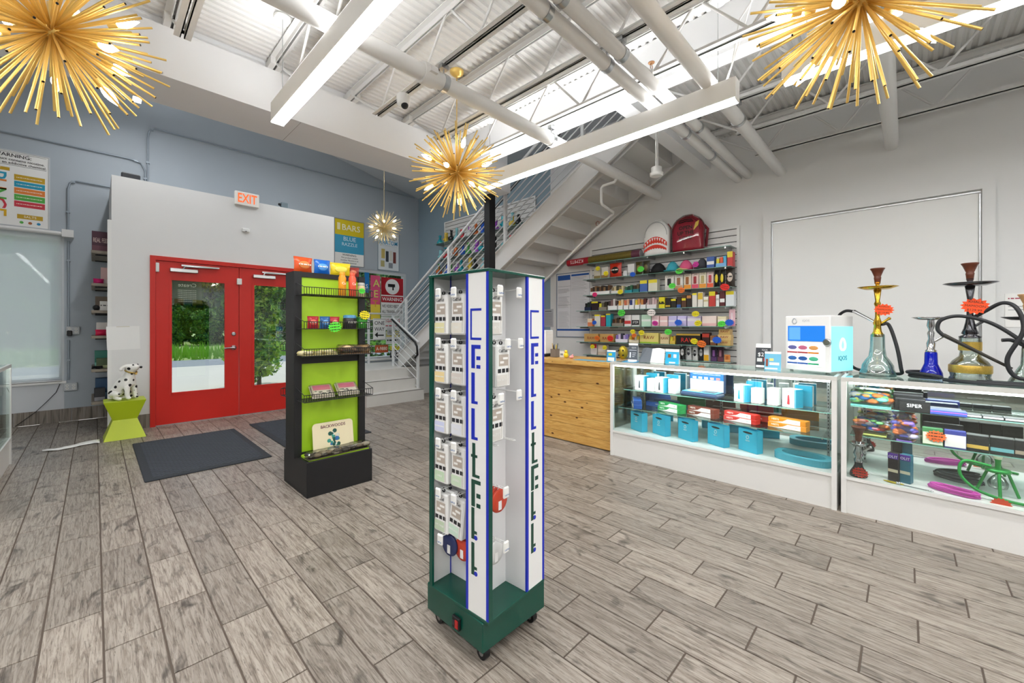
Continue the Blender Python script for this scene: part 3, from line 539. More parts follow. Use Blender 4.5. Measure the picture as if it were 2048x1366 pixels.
# signs around the landing window
def wsheet(name, label, a, b_, c, d, Y, els, **k):
    p0 = onY(a, (b_+d)/2, Y); p1 = onY(c, (b_+d)/2, Y); pt = onY((a+c)/2, b_, Y); pb = onY((a+c)/2, d, Y)
    return sheet(name, label, k.pop('cat', 'sign'), (p0.x+p1.x)/2, Y, pb.z, p1.x-p0.x, pt.z-pb.z, els, **k)
YS = 8.26
wsheet('sale_banner', 'pink and yellow vertical banner in the landing window', 741, 551, 760, 640, YS, [('r',0,1,.0,.35,'f0d84a'),('t','A',.6,.82,.16,'e8f07a',.8),('t','E',.55,.58,.16,'e8f07a',.8),('t','T',.5,.36,.15,'e8b04a',.8)], base='e85a86', cat='banner')
wsheet('blue_banner', 'narrow blue banner at the edge of the landing window', 729, 545, 738, 585, YS, [('t','S',.5,.3,.2,'ffffff',.6)], base='1f7fc8', cat='banner')
wsheet('camera_warning_sign', 'red and white video surveillance warning sign in the landing window', 762, 556, 806, 633, YS-.02, [('r',0,1,.55,1,'b81f2a'),('c',.5,.77,.2,'f4f4f2'),('r',.3,.62,.76,.84,'1c1c1c'),('r',.5,.56,.68,.78,'1c1c1c'),('r',0,1,.36,.52,'b81f2a'),('t','WARNING',.5,.44,.09,'ffffff',.9),('t','WE VIDEO RECORD',.5,.26,.075,'1c1c1c',.92),('t','ALL TRANSACTIONS',.5,.12,.075,'1c1c1c',.92)])
wsheet('legal_age_sign', 'white sign with red LEGAL AGE lettering under the camera sign', 762, 634, 806, 660, YS-.02, [('t','LEGAL AGE',.5,.7,.25,'c02030',.85),('t','~',.5,.3,.2,'c02030',.8)])
wsheet('notice_sign', 'yellow and black NOTICE sign in the landing window', 772, 662, 800, 688, YS-.02, [('r',0,1,.55,1,'e8dc8a'),('t','NOTICE',.5,.77,.28,'141414',.9),('t','~',.5,.3,.2,'141414',.85)])
wsheet('hours_sign', 'black and yellow small sign low in the landing window', 780, 690, 800, 716, YS-.02, [('r',0,1,.6,1,'e8dc4a'),('t','HAR',.5,.3,.3,'f2f2f2',.85)], base='2a2a2a')
t = wsheet('one_way_sign', 'white ONE WAY street sign with arrow hung on the landing guard', 746, 637, 771, 680, 8.06, [('r',.03,.97,.02,.035,'1c1c1c'),('r',.03,.97,.965,.98,'1c1c1c'),('t','ONE',.5,.78,.17,'141414',.8),('t','WAY',.5,.5,.17,'141414',.8),('r',.3,.85,.19,.25,'141414')], base='e9e9e7')
mb = MB(); w = .16; mb.prism([(-.11,.11),(-.04,.17),(-.04,.05)], -.009, -.0065, M('141414', .5)); part('arrow_head', mb, t)
wsheet('license_plate', 'rusty orange licence plate wired to the landing guard', 750, 690, 776, 705, 8.06, [('t','A-9880',.5,.5,.45,'f0ead8',.85)], base='b8552e', cat='licence plate')
wsheet('license_plate', 'grey licence plate behind the ONE WAY sign', 774, 657, 790, 670, 8.06, [('t','UBZ-7',.5,.45,.45,'3a3f46',.85)], base='c6c8c6', cat='licence plate')
# upper slatwall beside the stairs with shelves of glass pieces
def slat_panel(name, label, y0, y1, z0, z1, pitch=.0762):
    t = thing(name, label, 'slatwall', (XW-.003, y1, z0), -PI/2); w = y1-y0; n = int((z1-z0)/pitch+.05); SM = M('dedddb', .4); mb = MB(); mb.box(0, w, -.006, 0, 0, z1-z0, M('3a3b3d', .7)); part('backing', mb, t)
    mb = MB(); mb.box(.0, w, -.02, -.006, 0, pitch-.010, SM); sm_ = mb.mesh('slat')
    for i in range(n): link('slat', sm_, t, (0,0,i*pitch))
    mb = MB(); f = .03
    for b_ in ((-f,0,0,z1-z0),(w,w+f,0,z1-z0),(-f,w+f,z1-z0,z1-z0+f)): mb.box(b_[0], b_[1], -.026, 0, b_[2], b_[3], PAINT)
    part('edge_trim', mb, t); return t
slat_panel('slatwall', 'white slatwall beside the stair flight behind the glass pieces', 4.64, 7.21, 2.331, 3.55)
SHELFG = thin_glass('shelf_glass', 'ecf7f4', .10); EDGE = M('7fb0a4', .2)
def glass_shelf(label, y0, y1, z, dep=.24, group=None, x=XW-.031, th=.006):
    t = thing('glass_shelf', label, 'shelf', (x, y1, z), -PI/2, group); w = y1-y0; mb = MB(); mb.box(0, w, -dep, 0, -th, 0, SHELFG); part('glass_plate', mb, t); mb = MB(); mb.box(0, w, -dep-.0015, -dep, -th, 0, EDGE); part('polished_edge', mb, t)
    n = max(2, int(w/.5)+1)
    for i in range(n): mb = MB(); u = .06+(w-.12)*i/(n-1); mb.box(u-.008, u+.008, -dep+.01, 0, -th-.022, -th, STEEL); part('bracket', mb, t)
    return t
GC = ('1f9fb0','2a5fd0','d0303a','e0c040','46a04a','f0f0f0','202428','a04ac0','e07030','8fd0d8')
def bong(label, loc, c, h, k):
    m = M(c, .15, spec=.8); mb = MB()
    if k % 3 == 0: mb.lathe([(.04,0),(.055,.02),(.05,.05),(.022,.1),(.018,h*.8),(.026,h*.82),(.02,h)], m, 12); mb.tube([(.03,0,.06),(.07,0,.12)], .008, m, 6)
    elif k % 3 == 1: mb.lathe([(.05,0),(.052,.01),(.03,.03),(.03,h*.6),(.036,h*.62),(.03,h*.66),(.03,h)], m, 12); mb.ball((0,-.03,h*.35), .022, M(GC[(k*3)%10], .2), 8, 6)
    else: mb.ball((0,0,.055), .055, m, 12, 8); mb.lathe([(.02,.1),(.018,h*.9),(.028,h)], M(GC[(k*7+2)%10], .2), 10); mb.tube([(.04,0,.08),(.08,0,.15),(.085,0,.17)], .008, m, 6)
    mb.v = [(x*1.3, y*1.3, z*1.12) for x,y,z in mb.v]
    return solo('glass_water_pipe', mb, label, 'glass pipe', loc, -2.2, 'glass water pipes on the stair shelves')
CN = dict(zip(GC, ('teal','blue','red','yellow','green','white','black','purple','orange','pale aqua')))
k = 0
for z, s in ((3.08, 'top'), (2.74, 'middle'), (2.42, 'bottom')):
    glass_shelf('%s glass shelf of water pipes on the stair slatwall' % s, 4.7, 7.3, z, .22)
    for i in range(13):
        y = 7.22-.195*i+.02*math.sin(i*5); c = GC[(k*3)%10]; bong('%s glass water pipe on the %s stair shelf' % (CN[c], s), (XW-.15+.03*math.sin(k*3.1), y, z+.0005), c, .17+.06*((k*5)%4)/3, k); k += 1
# ================================================================ DISPLAY TOWER
GRN = M('0d4a3c', .22, spec=.6); BLU = M('1a2fb8', .35); PEG = M('e6e6e6', .35); LGRN = M('1e4a3c', .4)
t = thing('display_tower', 'square revolving display tower with blue CELLTELL panels on a green base', 'display stand', (1.205,1.332,0)); tower = t
mb = MB(); mb.bbox(-.183, .183, -.183, .183, .06, .177, .004, GRN); base = part('base', mb, t, 'glossy dark green base box')
mb = MB(); mb.bbox(-.196, -.183, -.055, -.01, .085, .135, .003, BLACK); mb.box(-.199, -.196, -.05, -.033, .095, .125, M('b02020', .4)); mb.box(-.198, -.196, -.029, -.015, .1, .12, M('303034', .4)); part('power_switch', mb, base)
for x in (-.14, .14):
    for y in (-.14, .14):
        mb = MB(); mb.cyl((x-.012,y,.026), (x+.012,y,.026), .026, BLACK, 14); mb.cyl((x-.013,y,.026), (x+.013,y,.026), .012, STEEL, 10); mb.box(x-.016, x+.016, y-.012, y+.012, .05, .06, STEEL); part('caster', mb, t)
TR = Matrix.Translation((-.009,-.019,0)) @ Matrix.Rotation(math.radians(3.7),4,'Z'); h = .176
def tw(name, mb, par=None, label=None):
    mb.v = [tuple(TR @ Vector(v)) for v in mb.v]; return part(name, mb, par or t, label)
mb = MB(); mb.bbox(-h-.002, h+.002, -h-.002, h+.002, .177, .19, .002, GRN); tw('floor_plate', mb); mb = MB(); mb.bbox(-h-.004, h+.004, -h-.004, h+.004, 1.51, 1.522, .002, GRN); tw('top_plate', mb)
LET = [('C',1.372,1.25,BLU),('E',1.231,1.14,BLU),('L',1.123,1.002,BLU),('L',.984,.863,BLU),('t',.85,.718,LGRN),('E',.708,.604,LGRN),('l',.599,.477,LGRN),('l',.463,.338,LGRN)]
for f in range(4):
    R4 = Matrix.Rotation(-PI/2*f, 4, 'Z'); rot = lambda mb: (setattr(mb, 'v', [tuple(R4 @ Vector(v)) for v in mb.v]), mb)[1]
    mb = MB(); mb.box(.055, h, -h, -h+.006, .19, 1.51, M('eeeeec', .3)); p_ = tw('letter_panel', rot(mb))
    mb = MB(); mb.box(.0535, .066, -h-.0012, -h+.007, .19, 1.51, BLU); mb.box(h-.012, h+.001, -h-.0012, -h+.007, .19, 1.51, BLU); tw('blue_edge', rot(mb), p_)
    mb = MB(); mb.box(-h-.0005, -h+.020, -h-.0018, -h+.008, .19, 1.51, GRN); tw('green_corner', rot(mb))
    mb = MB(); mb.box(-h+.006, .06, -h+.118, -h+.122, .19, 1.51, PEG); mb.box(.056, .06, -h+.006, -h+.118, .19, 1.51, PEG); tw('bay_wall', rot(mb))
    for c, a, b_, m in LET:
        mb = MB(); x0, y, d = .078, -h-.0012, -h
        def B(u0, u1, z0, z1, mm=m): mb.box(x0+u0, x0+u1, y, d, z0, z1, mm)
        H = a-b_
        if c == 'C': B(0,.008,b_,a); B(.008,.06,a-.009,a); B(.008,.06,b_,b_+.009)
        elif c == 'E': B(.006,.025,b_,a); B(.025,.056,a-.015,a); B(.034,.055,b_+H*.36,b_+H*.52); B(.034,.055,b_,b_+H*.15)
        elif c == 'L': B(.006,.024,b_,a); B(.024,.04,b_,b_+.011)
        elif c == 't': B(.011,.027,b_,a); B(.004,.038,b_+H*.58,b_+H*.66); B(.027,.05,b_,b_+.011)
        else: B(.006,.022,b_,a); B(.022,.036,b_+H*.18,b_+H*.27); mb.cyl((x0+.030,y,b_+H*.06), (x0+.030,d,b_+H*.06), .009, BLU, 14)
        tw('letter', rot(mb), p_)
# goods hanging in the tower bays
PKW = M('ececea', .4); TAN = M('b8aca0', .3); TAGW = M('efeeea', .35)
def pack(label, f, u, z, v, tint, lines, disc=None, tilt=0):
    # f: which face (0 = toward the counters, 1 = toward the red door); u across the face, z top, v distance behind the face
    g = 'cable packs on the display tower' if not disc else 'round cable cases on the display tower'
    M4 = TR @ Matrix.Rotation(-PI/2*f, 4, 'Z') @ Matrix.Translation((u, -h+v, z)) @ Matrix.Rotation(tilt, 4, 'Y')
    o = thing('cable_pack' if not disc else 'cable_case', label, 'cable pack' if not disc else 'cable case', group=g); o.matrix_world = Matrix.Translation(tower.location) @ M4
    if disc:
        mb = MB(); mb.lathe([(.012,-.006),(.044,-.006),(.047,0),(.044,.006),(.012,.006)], M(disc, .35), 24, Matrix.Translation((0,0,-.05)) @ Matrix.Rotation(PI/2,4,'X')); part('coiled_cable', mb, o)
        mb = MB(); mb.box(-.009, .009, -.0075, -.006, -.085, -.05, M('f2f2f0', .4)); part('label_tab', mb, o); mb = MB(); mb.tube([(-.006,0,-.004),(0,0,.01),(.006,0,-.004)], .002, M('e8e8e6', .3), 5); part('hang_loop', mb, o)
        return o
    mb = MB(); mb.bbox(-.042, .042, -.016, .014, -.18, -.012, .006, PKW); b = part('box', mb, o)
    mb = MB(); mb.box(-.028, .028, -.0166, -.015, -.095, -.05, TAN); mb.box(-.022, .0, -.0172, -.0165, -.085, -.076, M('f4f2ee', .3)); mb.box(-.005, .024, -.0172, -.0165, -.07, -.061, M('f4f2ee', .3)); part('window', mb, b)
    mb = MB()
    for i in range(3): mb.box(-.034+.024*i, -.016+.024*i, -.0166, -.015, -.122, -.106, M('26262a', .4))
    mb.box(-.04, .022, -.0164, -.015, -.172, -.13, M(tint, .4)); mb.box(.026, .03, -.0166, -.015, -.17, -.05, M('c9c4bc', .4)); part('print', mb, b)
    txt(b, 'CellTell', .012, M('4a4f58', .5), -.004, -.0168, -.036, .05, ex=.0002)
    txt(b, lines, .008, M('f6f6f2', .5), -.009, -.0168, -.15, .055, ex=.0002)
    mb = MB(); mb.tube([(0,.0,-.016),(-.008,.0,-.004),(0,0,.006),(.008,0,-.004),(0,0,-.016)], .003, BLACK, 6); part('hang_strap', mb, o); return o
def hook(f, u, z, L=.12, tagged=True):
    o = thing('peg_hook', 'white peg hook in the tower bay facing the '+('counters' if f == 0 else 'door'), 'hook', group='peg hooks on the display tower'); o.matrix_world = Matrix.Translation(tower.location) @ TR @ Matrix.Rotation(-PI/2*f, 4, 'Z') @ Matrix.Translation((u, -h+.1175, z))
    mb = MB(); mb.cyl((-.006,0,0), (-.006,-L,0), .0018, PAINT, 6); mb.cyl((.006,0,0), (.006,-L,.0), .0018, PAINT, 6); mb.tube([(-.006,-L,0),(0,-L-.008,.002),(.006,-L,0)], .0018, PAINT, 6); part('wire', mb, o)
    if tagged: mb = MB(); mb.bbox(-.016, .016, -L-.016, -L-.004, -.036, .01, .005, TAGW); tg = part('security_tag', mb, o); txt(tg, 'CellTell', .006, M('3a6fb0', .5), 0, -L-.0165, -.022, .026, ex=.0002)
rows = [1.452, 1.245, 1.035, .825, .615]
tl = [('e6e0b0','~'),('f0d9a0','~'),('cfd4f0','~'),('c9e0c0','CABLE'),('c4d4b8','HOME CHARGER')]; tr_ = [('e9e4d8','STEREO'),('dcd4cc','HANDSFREE MIC'),('e4e6ee','STEREO'),('cfe2c6','STEREO'),('cde4d2','HANDSFREE')]
for i, z in enumerate(rows):
    hook(1, -.109, z, .115); hook(1, -.012, z, .115)
    for v in (.022, .058): pack(('front ' if v < .03 else 'rear ')+'%s pack with tinted print in the %s tower row facing the door' % (('yellow','amber','lilac','green','sage')[i], ('top','second','third','fourth','fifth')[i]), 1, -.109, z-.004, v, *tl[i])
    pack('%s pack beside the letter panel in the %s tower row' % (('cream headset','grey headset','pale blue headset','green headset','mint headset')[i], ('top','second','third','fourth','fifth')[i]), 1, -.012, z-.004, .03, *tr_[i], tilt=.12 if i == 4 else 0)
for i, (u, z, n) in enumerate(((-.12, 1.452, 2), (-.075, 1.245, 2), (-.115, 1.035, 1))):
    hook(0, u, z, .115)
    for q in range(n): pack(('front ' if q == 0 else 'rear ')+'grey car charger pack in the %s row facing the counters' % ('top','second','third','fourth','fifth')[i], 0, u, z-.004, .03+.036*q, 'd6d2cc', 'DUAL USB CAR')
for u, z in ((.0, 1.452), (.01, 1.245), (.0, 1.035), (-.12, .84), (-.02, .84)): hook(0, u, z, .11, z > .9)
for z, cs in ((.66, ('2a3460','c8402c','c8402c','d0482e')), (.445, ('e6e6e4','e9e9e6','dededc'))):
    hook(0, -.075, z, .105)
    for i, c in enumerate(cs): pack('%s round cable case in the bay facing the counters' % {'2': 'navy', 'c': 'red', 'd': 'orange red' if c == 'd0482e' else 'light grey', 'e': 'white'}[c[0]], 0, -.075, z-.006, .10-.02*i, 0, 0, disc=c)
hook(1, -.09, .43); pack('navy round cable case low in the bay facing the door', 1, -.09, .424, .04, 0, 0, disc='2e3866'); pack('red round cable case low in the bay facing the door', 1, -.02, .424, .05, 0, 0, disc='c8442e')
# ================================================================ SNACK GONDOLA
LIME = M('a8d22a', .45, var=.04, scale=6); BM = M('1b1b1d', .5, var=.2, scale=20)
g = thing('snack_rack', 'black gondola rack with lime green panels and wire shelves', 'display rack', (1.38, 3.515, 0)); GX, GY = 1.38, 3.515
mb = MB(); mb.bbox(-.262, .262, -.265, .265, 0, .272, .003, BM); part('base_box', mb, g); mb = MB(); mb.box(-.24, .24, -.25, -.04, .272, .284, LIME); part('base_deck', mb, g)
for s in (-1, 1): mb = MB(); x = s*.262; mb.box(x-.028, x+.028, -.075, .125, .272, 1.74, BM); part('upright', mb, g)
for z0, z1 in ((1.70, 1.74), (1.005, 1.06), (.272, .30)): mb = MB(); mb.box(-.234, .234, -.06, .11, z0, z1, BM); part('cross_rail', mb, g)
for z0, z1 in ((1.06, 1.70), (.30, 1.005)):
    mb = MB(); mb.box(-.234, .234, -.05, -.042, z0, z1, LIME); part('front_panel', mb, g); mb = MB(); mb.box(-.234, .234, .092, .10, z0, z1, LIME); part('back_panel', mb, g)
WM = M('202022', .4)
def basket(z, s, depth=.19, w=.275, hgt=.055):
    mb = MB(); y0 = -.06 if s < 0 else .11; yf = y0+s*depth
    def wr(a, b_, r=.0022): mb.cyl(a, b_, r, WM, 4, caps=False)
    for zz, yy in ((0,y0),(0,yf),(hgt,yf),(.03,y0+s*depth*.5)):
        if zz == .03: continue
        wr((-w,yy,z+zz), (w,yy,z+zz), .003)
    for q in (.25,.5,.75): wr((-w,y0+s*depth*q,z), (w,y0+s*depth*q,z))
    for i in range(31): x = -w+2*w*i/30; wr((x,y0,z), (x,yf,z)); wr((x,yf,z), (x,yf,z+hgt))
    for x in (-w, w): wr((x,y0,z+.10), (x,yf,z+hgt), .003); wr((x,y0,z), (x,y0,z+.10), .003)
    part('wire_basket', mb, g)
SZ = [1.55, 1.285, 1.075, .725]
for z in SZ: basket(z, -1)
for z in (1.45, 1.1, .72): basket(z, 1)
def at(u, v, z): return (GX+u, GY+v, z)
def pillow(name, label, w, hh, d, col, band, text, loc, rz, cat='snack bag', tc='f8f4e8', group=None):
    t = thing(name, label, cat, loc, rz, group); mb = MB(); n = 7; P = []; F = []
    for s in (-1, 1):
        for j in range(n):
            for i in range(n):
                u, v = i/(n-1), j/(n-1); b = (math.sin(PI*u)*math.sin(PI*v))**.5*d/2; P.append(((u-.5)*w*(1-.06*math.sin(PI*v)), s*(b+.001), v*hh))
    for s in range(2):
        for j in range(n-1):
            for i in range(n-1):
                a = s*n*n+j*n+i; q = (a, a+1, a+n+1, a+n); F.append(q if s == 0 else q[::-1])
    m = M(col, .3, var=.06, scale=20); mb.add(P, F, m, True); part('bag', mb, t); mb = MB(); mb.box(-w/2, w/2, -.0025, .0025, hh-.012, hh+.006, m); part('crimp_seal', mb, t)
    if band: mb = MB(); mb.ball((0,-d*.42,hh*.52), .5, M(band, .35), 14, 8, (w*.62, d*.22, hh*.5)); part('print_patch', mb, t)
    if text: txt(t, text, hh*.14, M(tc, .4), 0, -d*.56, hh*.55, w*.66, ex=.0006)
    return t
GB = 'snack bags on top of the gondola'
pillow('chip_bag', 'orange chip bag on top of the gondola', .15, .125, .06, 'd9531f', 'e88a4a', '~', at(-.19,.03,1.741), .15, group=GB)
pillow('chip_bag', 'blue chip bag on top of the gondola', .13, .12, .06, '1466c4', '5aa0e8', '~', at(-.04,.03,1.741), .0, group=GB)
pillow('chip_bag', 'yellow chip bag on top of the gondola', .17, .11, .06, 'e6c81e', 'f0de5a', '', at(.115,.03,1.741), -.1, group=GB, tc='c02818')
pillow('chip_bag', 'dark red chip bag on top of the gondola', .10, .085, .05, '8a2a24', 'c86a4a', '', at(.235,.04,1.741), -.5, group=GB)
def can(label, loc, prof, col, cap, text, cat='spray can'):
    t = thing('drink_can' if cat != 'jar' else 'jar', label, cat, loc, 0); mb = MB(); mb.lathe(prof, M(col, .3), 20); part('body', mb, t)
    r, z = prof[-1]; mb = MB(); mb.lathe([(r+.002,z),(r+.002,z+.02),(r*.8,z+.026)], M(cap, .3), 20); part('cap', mb, t)
    if text: txt(t, text, .02, M('fdf6e6', .4), 0, -prof[1][0]-.001, prof[-1][1]*.6, prof[1][0]*1.3); 
    return t
cp = [(.026,0),(.03,.006),(.03,.15),(.02,.17)]
can('yellow orange tall aerosol can in the top wire basket', at(.035,-.20,1.5535), cp, 'e8981e', 'e8981e', 'Ca'); can('coral red tall aerosol can in the top wire basket', at(.115,-.21,1.5535), cp, 'e0583a', 'e0583a', 'Ca')
can('clear jar of nuts with grey lid in the top wire basket', at(.20,-.19,1.5535), [(.03,0),(.034,.006),(.034,.08),(.028,.095)], 'c9b48a', 'a8a8a2', '', 'jar')
def star(label, loc, rz, col, r, text='', tc='1f2a1a', tilt=0, n=14):
    t = thing('price_star', label, 'price tag', loc, rz, 'starburst price tags'); mb = MB(); pts = []
    for i in range(2*n): q = r*(1 if i % 2 == 0 else .78); pts.append((q*1.12*math.cos(PI*i/n), q*.88*math.sin(PI*i/n)))
    mb.prism(pts, -.0012, 0, M(col, .6)); part('card', mb, t)
    if text:
        for i, s in enumerate(text.split('/')): k = len(text.split('/')); txt(t, s, r*.24, M(tc, .6), 0, -.0016, r*(.22*(k-1)-.44*i), r*1.5, ex=.0002)
    t.rotation_euler = (0, tilt, rz); return t
star('green starburst tag on the top gondola shelf', at(.175,-.256,1.60), 0, '4fd83a', .028, '~/~'); star('yellow starburst tag over the green tin', at(.20,-.256,1.40), 0, 'e8d81e', .045, '~/~/~', tilt=.1); star('green starburst tag on the second gondola shelf', at(-.05,-.262,1.30), 0, '5fe03a', .05, '~/~/~', tilt=-.1)
for i, (u, c, b_, s, lb) in enumerate(((-.19,'a8202c','d86a5a','~','red snack pouch'),(-.095,'2a5f9a','6aa0d8','~','blue snack pouch'),(-.015,'b02a34','e08a7a','~','crimson snack pouch'))):
    pillow('snack_pouch', lb+' in the second wire basket', .085, .09, .03, c, b_, s, at(u,-.19+.01*i,1.2885), .1*i, 'pouch')
mb = MB(); t = can('dark tin with blue band in the second wire basket', at(.11,-.17,1.2885), [(.05,0),(.054,.004),(.054,.075),(.05,.085)], '2c2a2c', '4a88b0', '~', 'tin'); can('green snack tub in the second wire basket', at(.215,-.17,1.2885), [(.035,0),(.04,.004),(.046,.07),(.044,.075)], '3f9a34', '2a6a2a', '~', 'tub')
def brick(name, label, cat, w, d, hh, cols, loc, rz, lumps=60, seed=0, film=True, group=None):
    r = random.Random(seed); t = thing(name, label, cat, loc, rz, group); mb = MB()
    for i in range(lumps):
        x, y, z = r.uniform(-w/2*.92, w/2*.92), r.uniform(-d/2*.85, d/2*.85), hh*(.2+.55*r.random()); s = r.uniform(.012,.028); mb.ball((x,y,max(z,s*.75)), s, M(r.choice(cols), .6), 6, 4, (1.6,1,.7))
    part('filling', mb, t); mb = MB(); mb.box(-w/2, w/2, -d/2, d/2, 0, .006, M(cols[0], .6)); part('tray', mb, t)
    if film: mb = MB(); mb.bbox(-w/2, w/2, -d/2, d/2, .006, hh, .012, thin_glass('film', 'f4f2ea', .12, .12)); part('plastic_film', mb, t)
    return t
BR = ('8a6a4a','b59468','6a4a34','d0b48a')
brick('jerky_pack', 'brown dried snack pack in clear film, third wire basket', 'snack pack', .24, .14, .075, BR, at(.145,-.165,1.0785), -.05, 70, 3); brick('tray_pack', 'flat pale snack tray in clear film, third wire basket', 'snack pack', .26, .13, .03, ('c8bc84','a89a5a','e0d8b0'), at(-.145,-.165,1.0785), .06, 40, 4)
for i, u in enumerate((-.10, .105)):
    t = thing('clamshell_pack', 'flat clamshell pack with pink label, %s on the lowest wire basket' % ('beside the left post' if i == 0 else 'by the right post'), 'snack pack', at(u,-.122,.7725), -.1, 'clamshell packs'); t.rotation_euler = (.6, 0, -.1); w, d = .085, .075
    mb = MB(); mb.bbox(-w, w, -d, d, 0, .014, .006, M('d8d0c4', .45)); part('tray', mb, t); mb = MB(); mb.bbox(-w+.01, w-.01, -d+.01, d-.01, .014, .026, .006, M('cfc8be', .4)); mb.box(-w+.02, w-.02, .0, d-.02, .026, .0265, M('e08aa8', .4)); mb.box(-w+.02, w-.02, -d+.02, -.005, .026, .0265, M('e6e4de', .4)); r = random.Random(i)
    for q in range(9): x, y = r.uniform(-.055,.055), r.uniform(-.05,-.012); mb.ball((x,y,.0262), .011, M(r.choice(('4a4a4e','8a8a86','6a7a6a')), .5), 8, 4, (1.2,.7,.08))
    part('label_card', mb, t); mb = MB(); mb.bbox(-w, w, -d, d, .0145, .03, .008, thin_glass('film', 'f4f2ea', .12, .12)); part('plastic_film', mb, t)
t = thing('rolling_tray', 'cream metal rolling tray lettered BACKWOODS leaning on the lime panel', 'tray', at(.0,-.125,.2845), 0); t.rotation_euler = (-.14, 0, 0); mb = MB(); pts = []
for cx, cz, a0 in ((.135,.03,-PI/2),(.135,.205,0),(-.135,.205,PI/2),(-.135,.03,PI)): pts += [(cx+.03*math.cos(a0+PI/2*k/4), cz+.03*math.sin(a0+PI/2*k/4)) for k in range(5)]
mb.prism(pts, -.006, 0, M('ece0bc', .35)); part('tray_plate', mb, t); txt(t, 'BACKWOODS', .024, M('6a2a4a', .4), 0, -.0068, .2, .2, bold=.01)
mb = MB(); r = random.Random(4)
for i in range(26): a = r.uniform(0, 6.28); q = .06*math.sqrt(r.random()); mb.ball((q*math.cos(a)*.8, -.0062, .09+q*math.sin(a)*1.2), r.uniform(.008,.02), M(r.choice(('2f7a6a','3f9a8a','245a50','3a6fb0','d8dcd0')), .4), 8, 4, (1,.04,1))
part('print_patch', mb, t)
brick('cigar_pack', 'long dark leaf pack in crinkled film on the gondola base', 'snack pack', .50, .09, .05, ('4a4438','6a5f4a','8a8474','38342c'), at(-.0,-.215,.2845), .02, 90, 8)
# ================================================================ FLOOR MATS
MATM = M('33373d', .9, bump=.5, scale=120)
def mat_(label, x0, x1, y0, y1):
    t = thing('floor_mat', label, 'mat', ((x0+x1)/2, (y0+y1)/2, 0)); w, d = (x1-x0)/2, (y1-y0)/2; mb = MB(); mb.bbox(-w, w, -d, d, 0, .012, .006, MATM); part('mat_base', mb, t); mb = MB(); n = 26
    for s in (-1, 1):
        for i in range(-n, n):
            c = i*.06; P = []
            for q in range(2): pass
            a0 = max(-w+.05, -d+.05-c if s > 0 else c-(d-.05)); 
            xs = [x for x in (-w+.06, w-.06)]; p = [(x, s*(x)+c) for x in xs]
            x0_, x1_ = xs; lo, hi = sorted(((-d+.06-c)/s, (d-.06-c)/s)); x0_ = max(x0_, lo); x1_ = min(x1_, hi)
            if x1_-x0_ > .04: mb.cyl((x0_, s*x0_+c, .0125), (x1_, s*x1_+c, .0125), .004, M('4a4f57', .85), 4, caps=False)
    part('tread_ridges', mb, t)
mat_('dark grey rubber mat before the left leaf of the red door', .29, 1.24, 4.55, 6.13); mat_('dark grey rubber mat partly behind the snack rack', 1.43, 2.38, 4.72, 6.26)
# ================================================================ STOOL, DOG, CLOTH
LM2 = M('b4c81e', .4, var=.04, scale=5); LM3 = M('c4d42a', .4, var=.04, scale=5)
t = thing('hourglass_stool', 'lime green hourglass stool under the dalmatian statue', 'stool', (.25, 6.66, 0)); mb = MB(); a, b_, hh = .18, .105, .44
mb.add([(s*x,u*x,z) for x,z in ((a,0),(b_,hh/2)) for s,u in ((-1,-1),(1,-1),(1,1),(-1,1))], [(3,2,1,0),(4,5,6,7),(0,1,5,4),(1,2,6,5),(2,3,7,6),(3,0,4,7)], LM3); part('lower_half', mb, t); mb = MB()
mb.add([(s*x,u*x,z) for x,z in ((b_,hh/2),(a,hh)) for s,u in ((-1,-1),(1,-1),(1,1),(-1,1))], [(3,2,1,0),(4,5,6,7),(0,1,5,4),(1,2,6,5),(2,3,7,6),(3,0,4,7)], LM2); part('upper_half', mb, t)
def spots_mat():
    m = M('f1efe9', .35, var=.011); n = m.node_tree.nodes; L = m.node_tree.links; b = n['Principled BSDF']; tc = n.new('ShaderNodeTexCoord'); vo = n.new('ShaderNodeTexVoronoi'); vo.inputs['Scale'].default_value = 17; vo.inputs['Randomness'].default_value = 1
    L.new(tc.outputs['Object'], vo.inputs['Vector']); rp = n.new('ShaderNodeValToRGB'); rp.color_ramp.elements[0].position = .27; rp.color_ramp.elements[0].color = lin('1c1a1a'); rp.color_ramp.elements[1].position = .30; rp.color_ramp.elements[1].color = lin('f1efe9')
    L.new(vo.outputs['Distance'], rp.inputs[0]); L.new(rp.outputs[0], b.inputs['Base Color']); return m
def skin_obj(name, chains, root, mat, parent, sub=2, label=None):
    V, E, Rr = [], [], []
    idx = {}
    for ch in chains:
        prev = None
        for p in ch:
            if isinstance(p, str): cur = idx[p]
            else:
                V.append(p[0]); Rr.append(p[1]); cur = len(V)-1
                if len(p) > 2: idx[p[2]] = cur
            if prev is not None: E.append((prev, cur))
            prev = cur
    me = bpy.data.meshes.new(name); me.from_pydata(V, E, []); o = link(name, me, parent); md = o.modifiers.new('Skin', 'SKIN'); md.use_smooth_shade = True
    for i, r in enumerate(Rr): sv = me.skin_vertices[0].data[i]; sv.radius = (r, r) if not isinstance(r, tuple) else r; sv.use_root = (i == root)
    s = o.modifiers.new('Sub', 'SUBSURF'); s.levels = sub; s.render_levels = sub; me.materials.append(mat); return o
t = thing('dog_statue', 'sitting dalmatian dog statue on the lime stool', 'statue', (.24, 6.66, .4405), -.75)
DS = spots_mat(); chains = [[((-.09,0,.07),.075,'hip'), ((-.02,0,.15),.082), ((.04,0,.22),.075,'ch'), ((.07,0,.29),.05), ((.085,0,.335),.05,'neck'), ((.09,0,.385),.06,'head'), ((.135,0,.385),.038), ((.175,0,.378),.026)]]
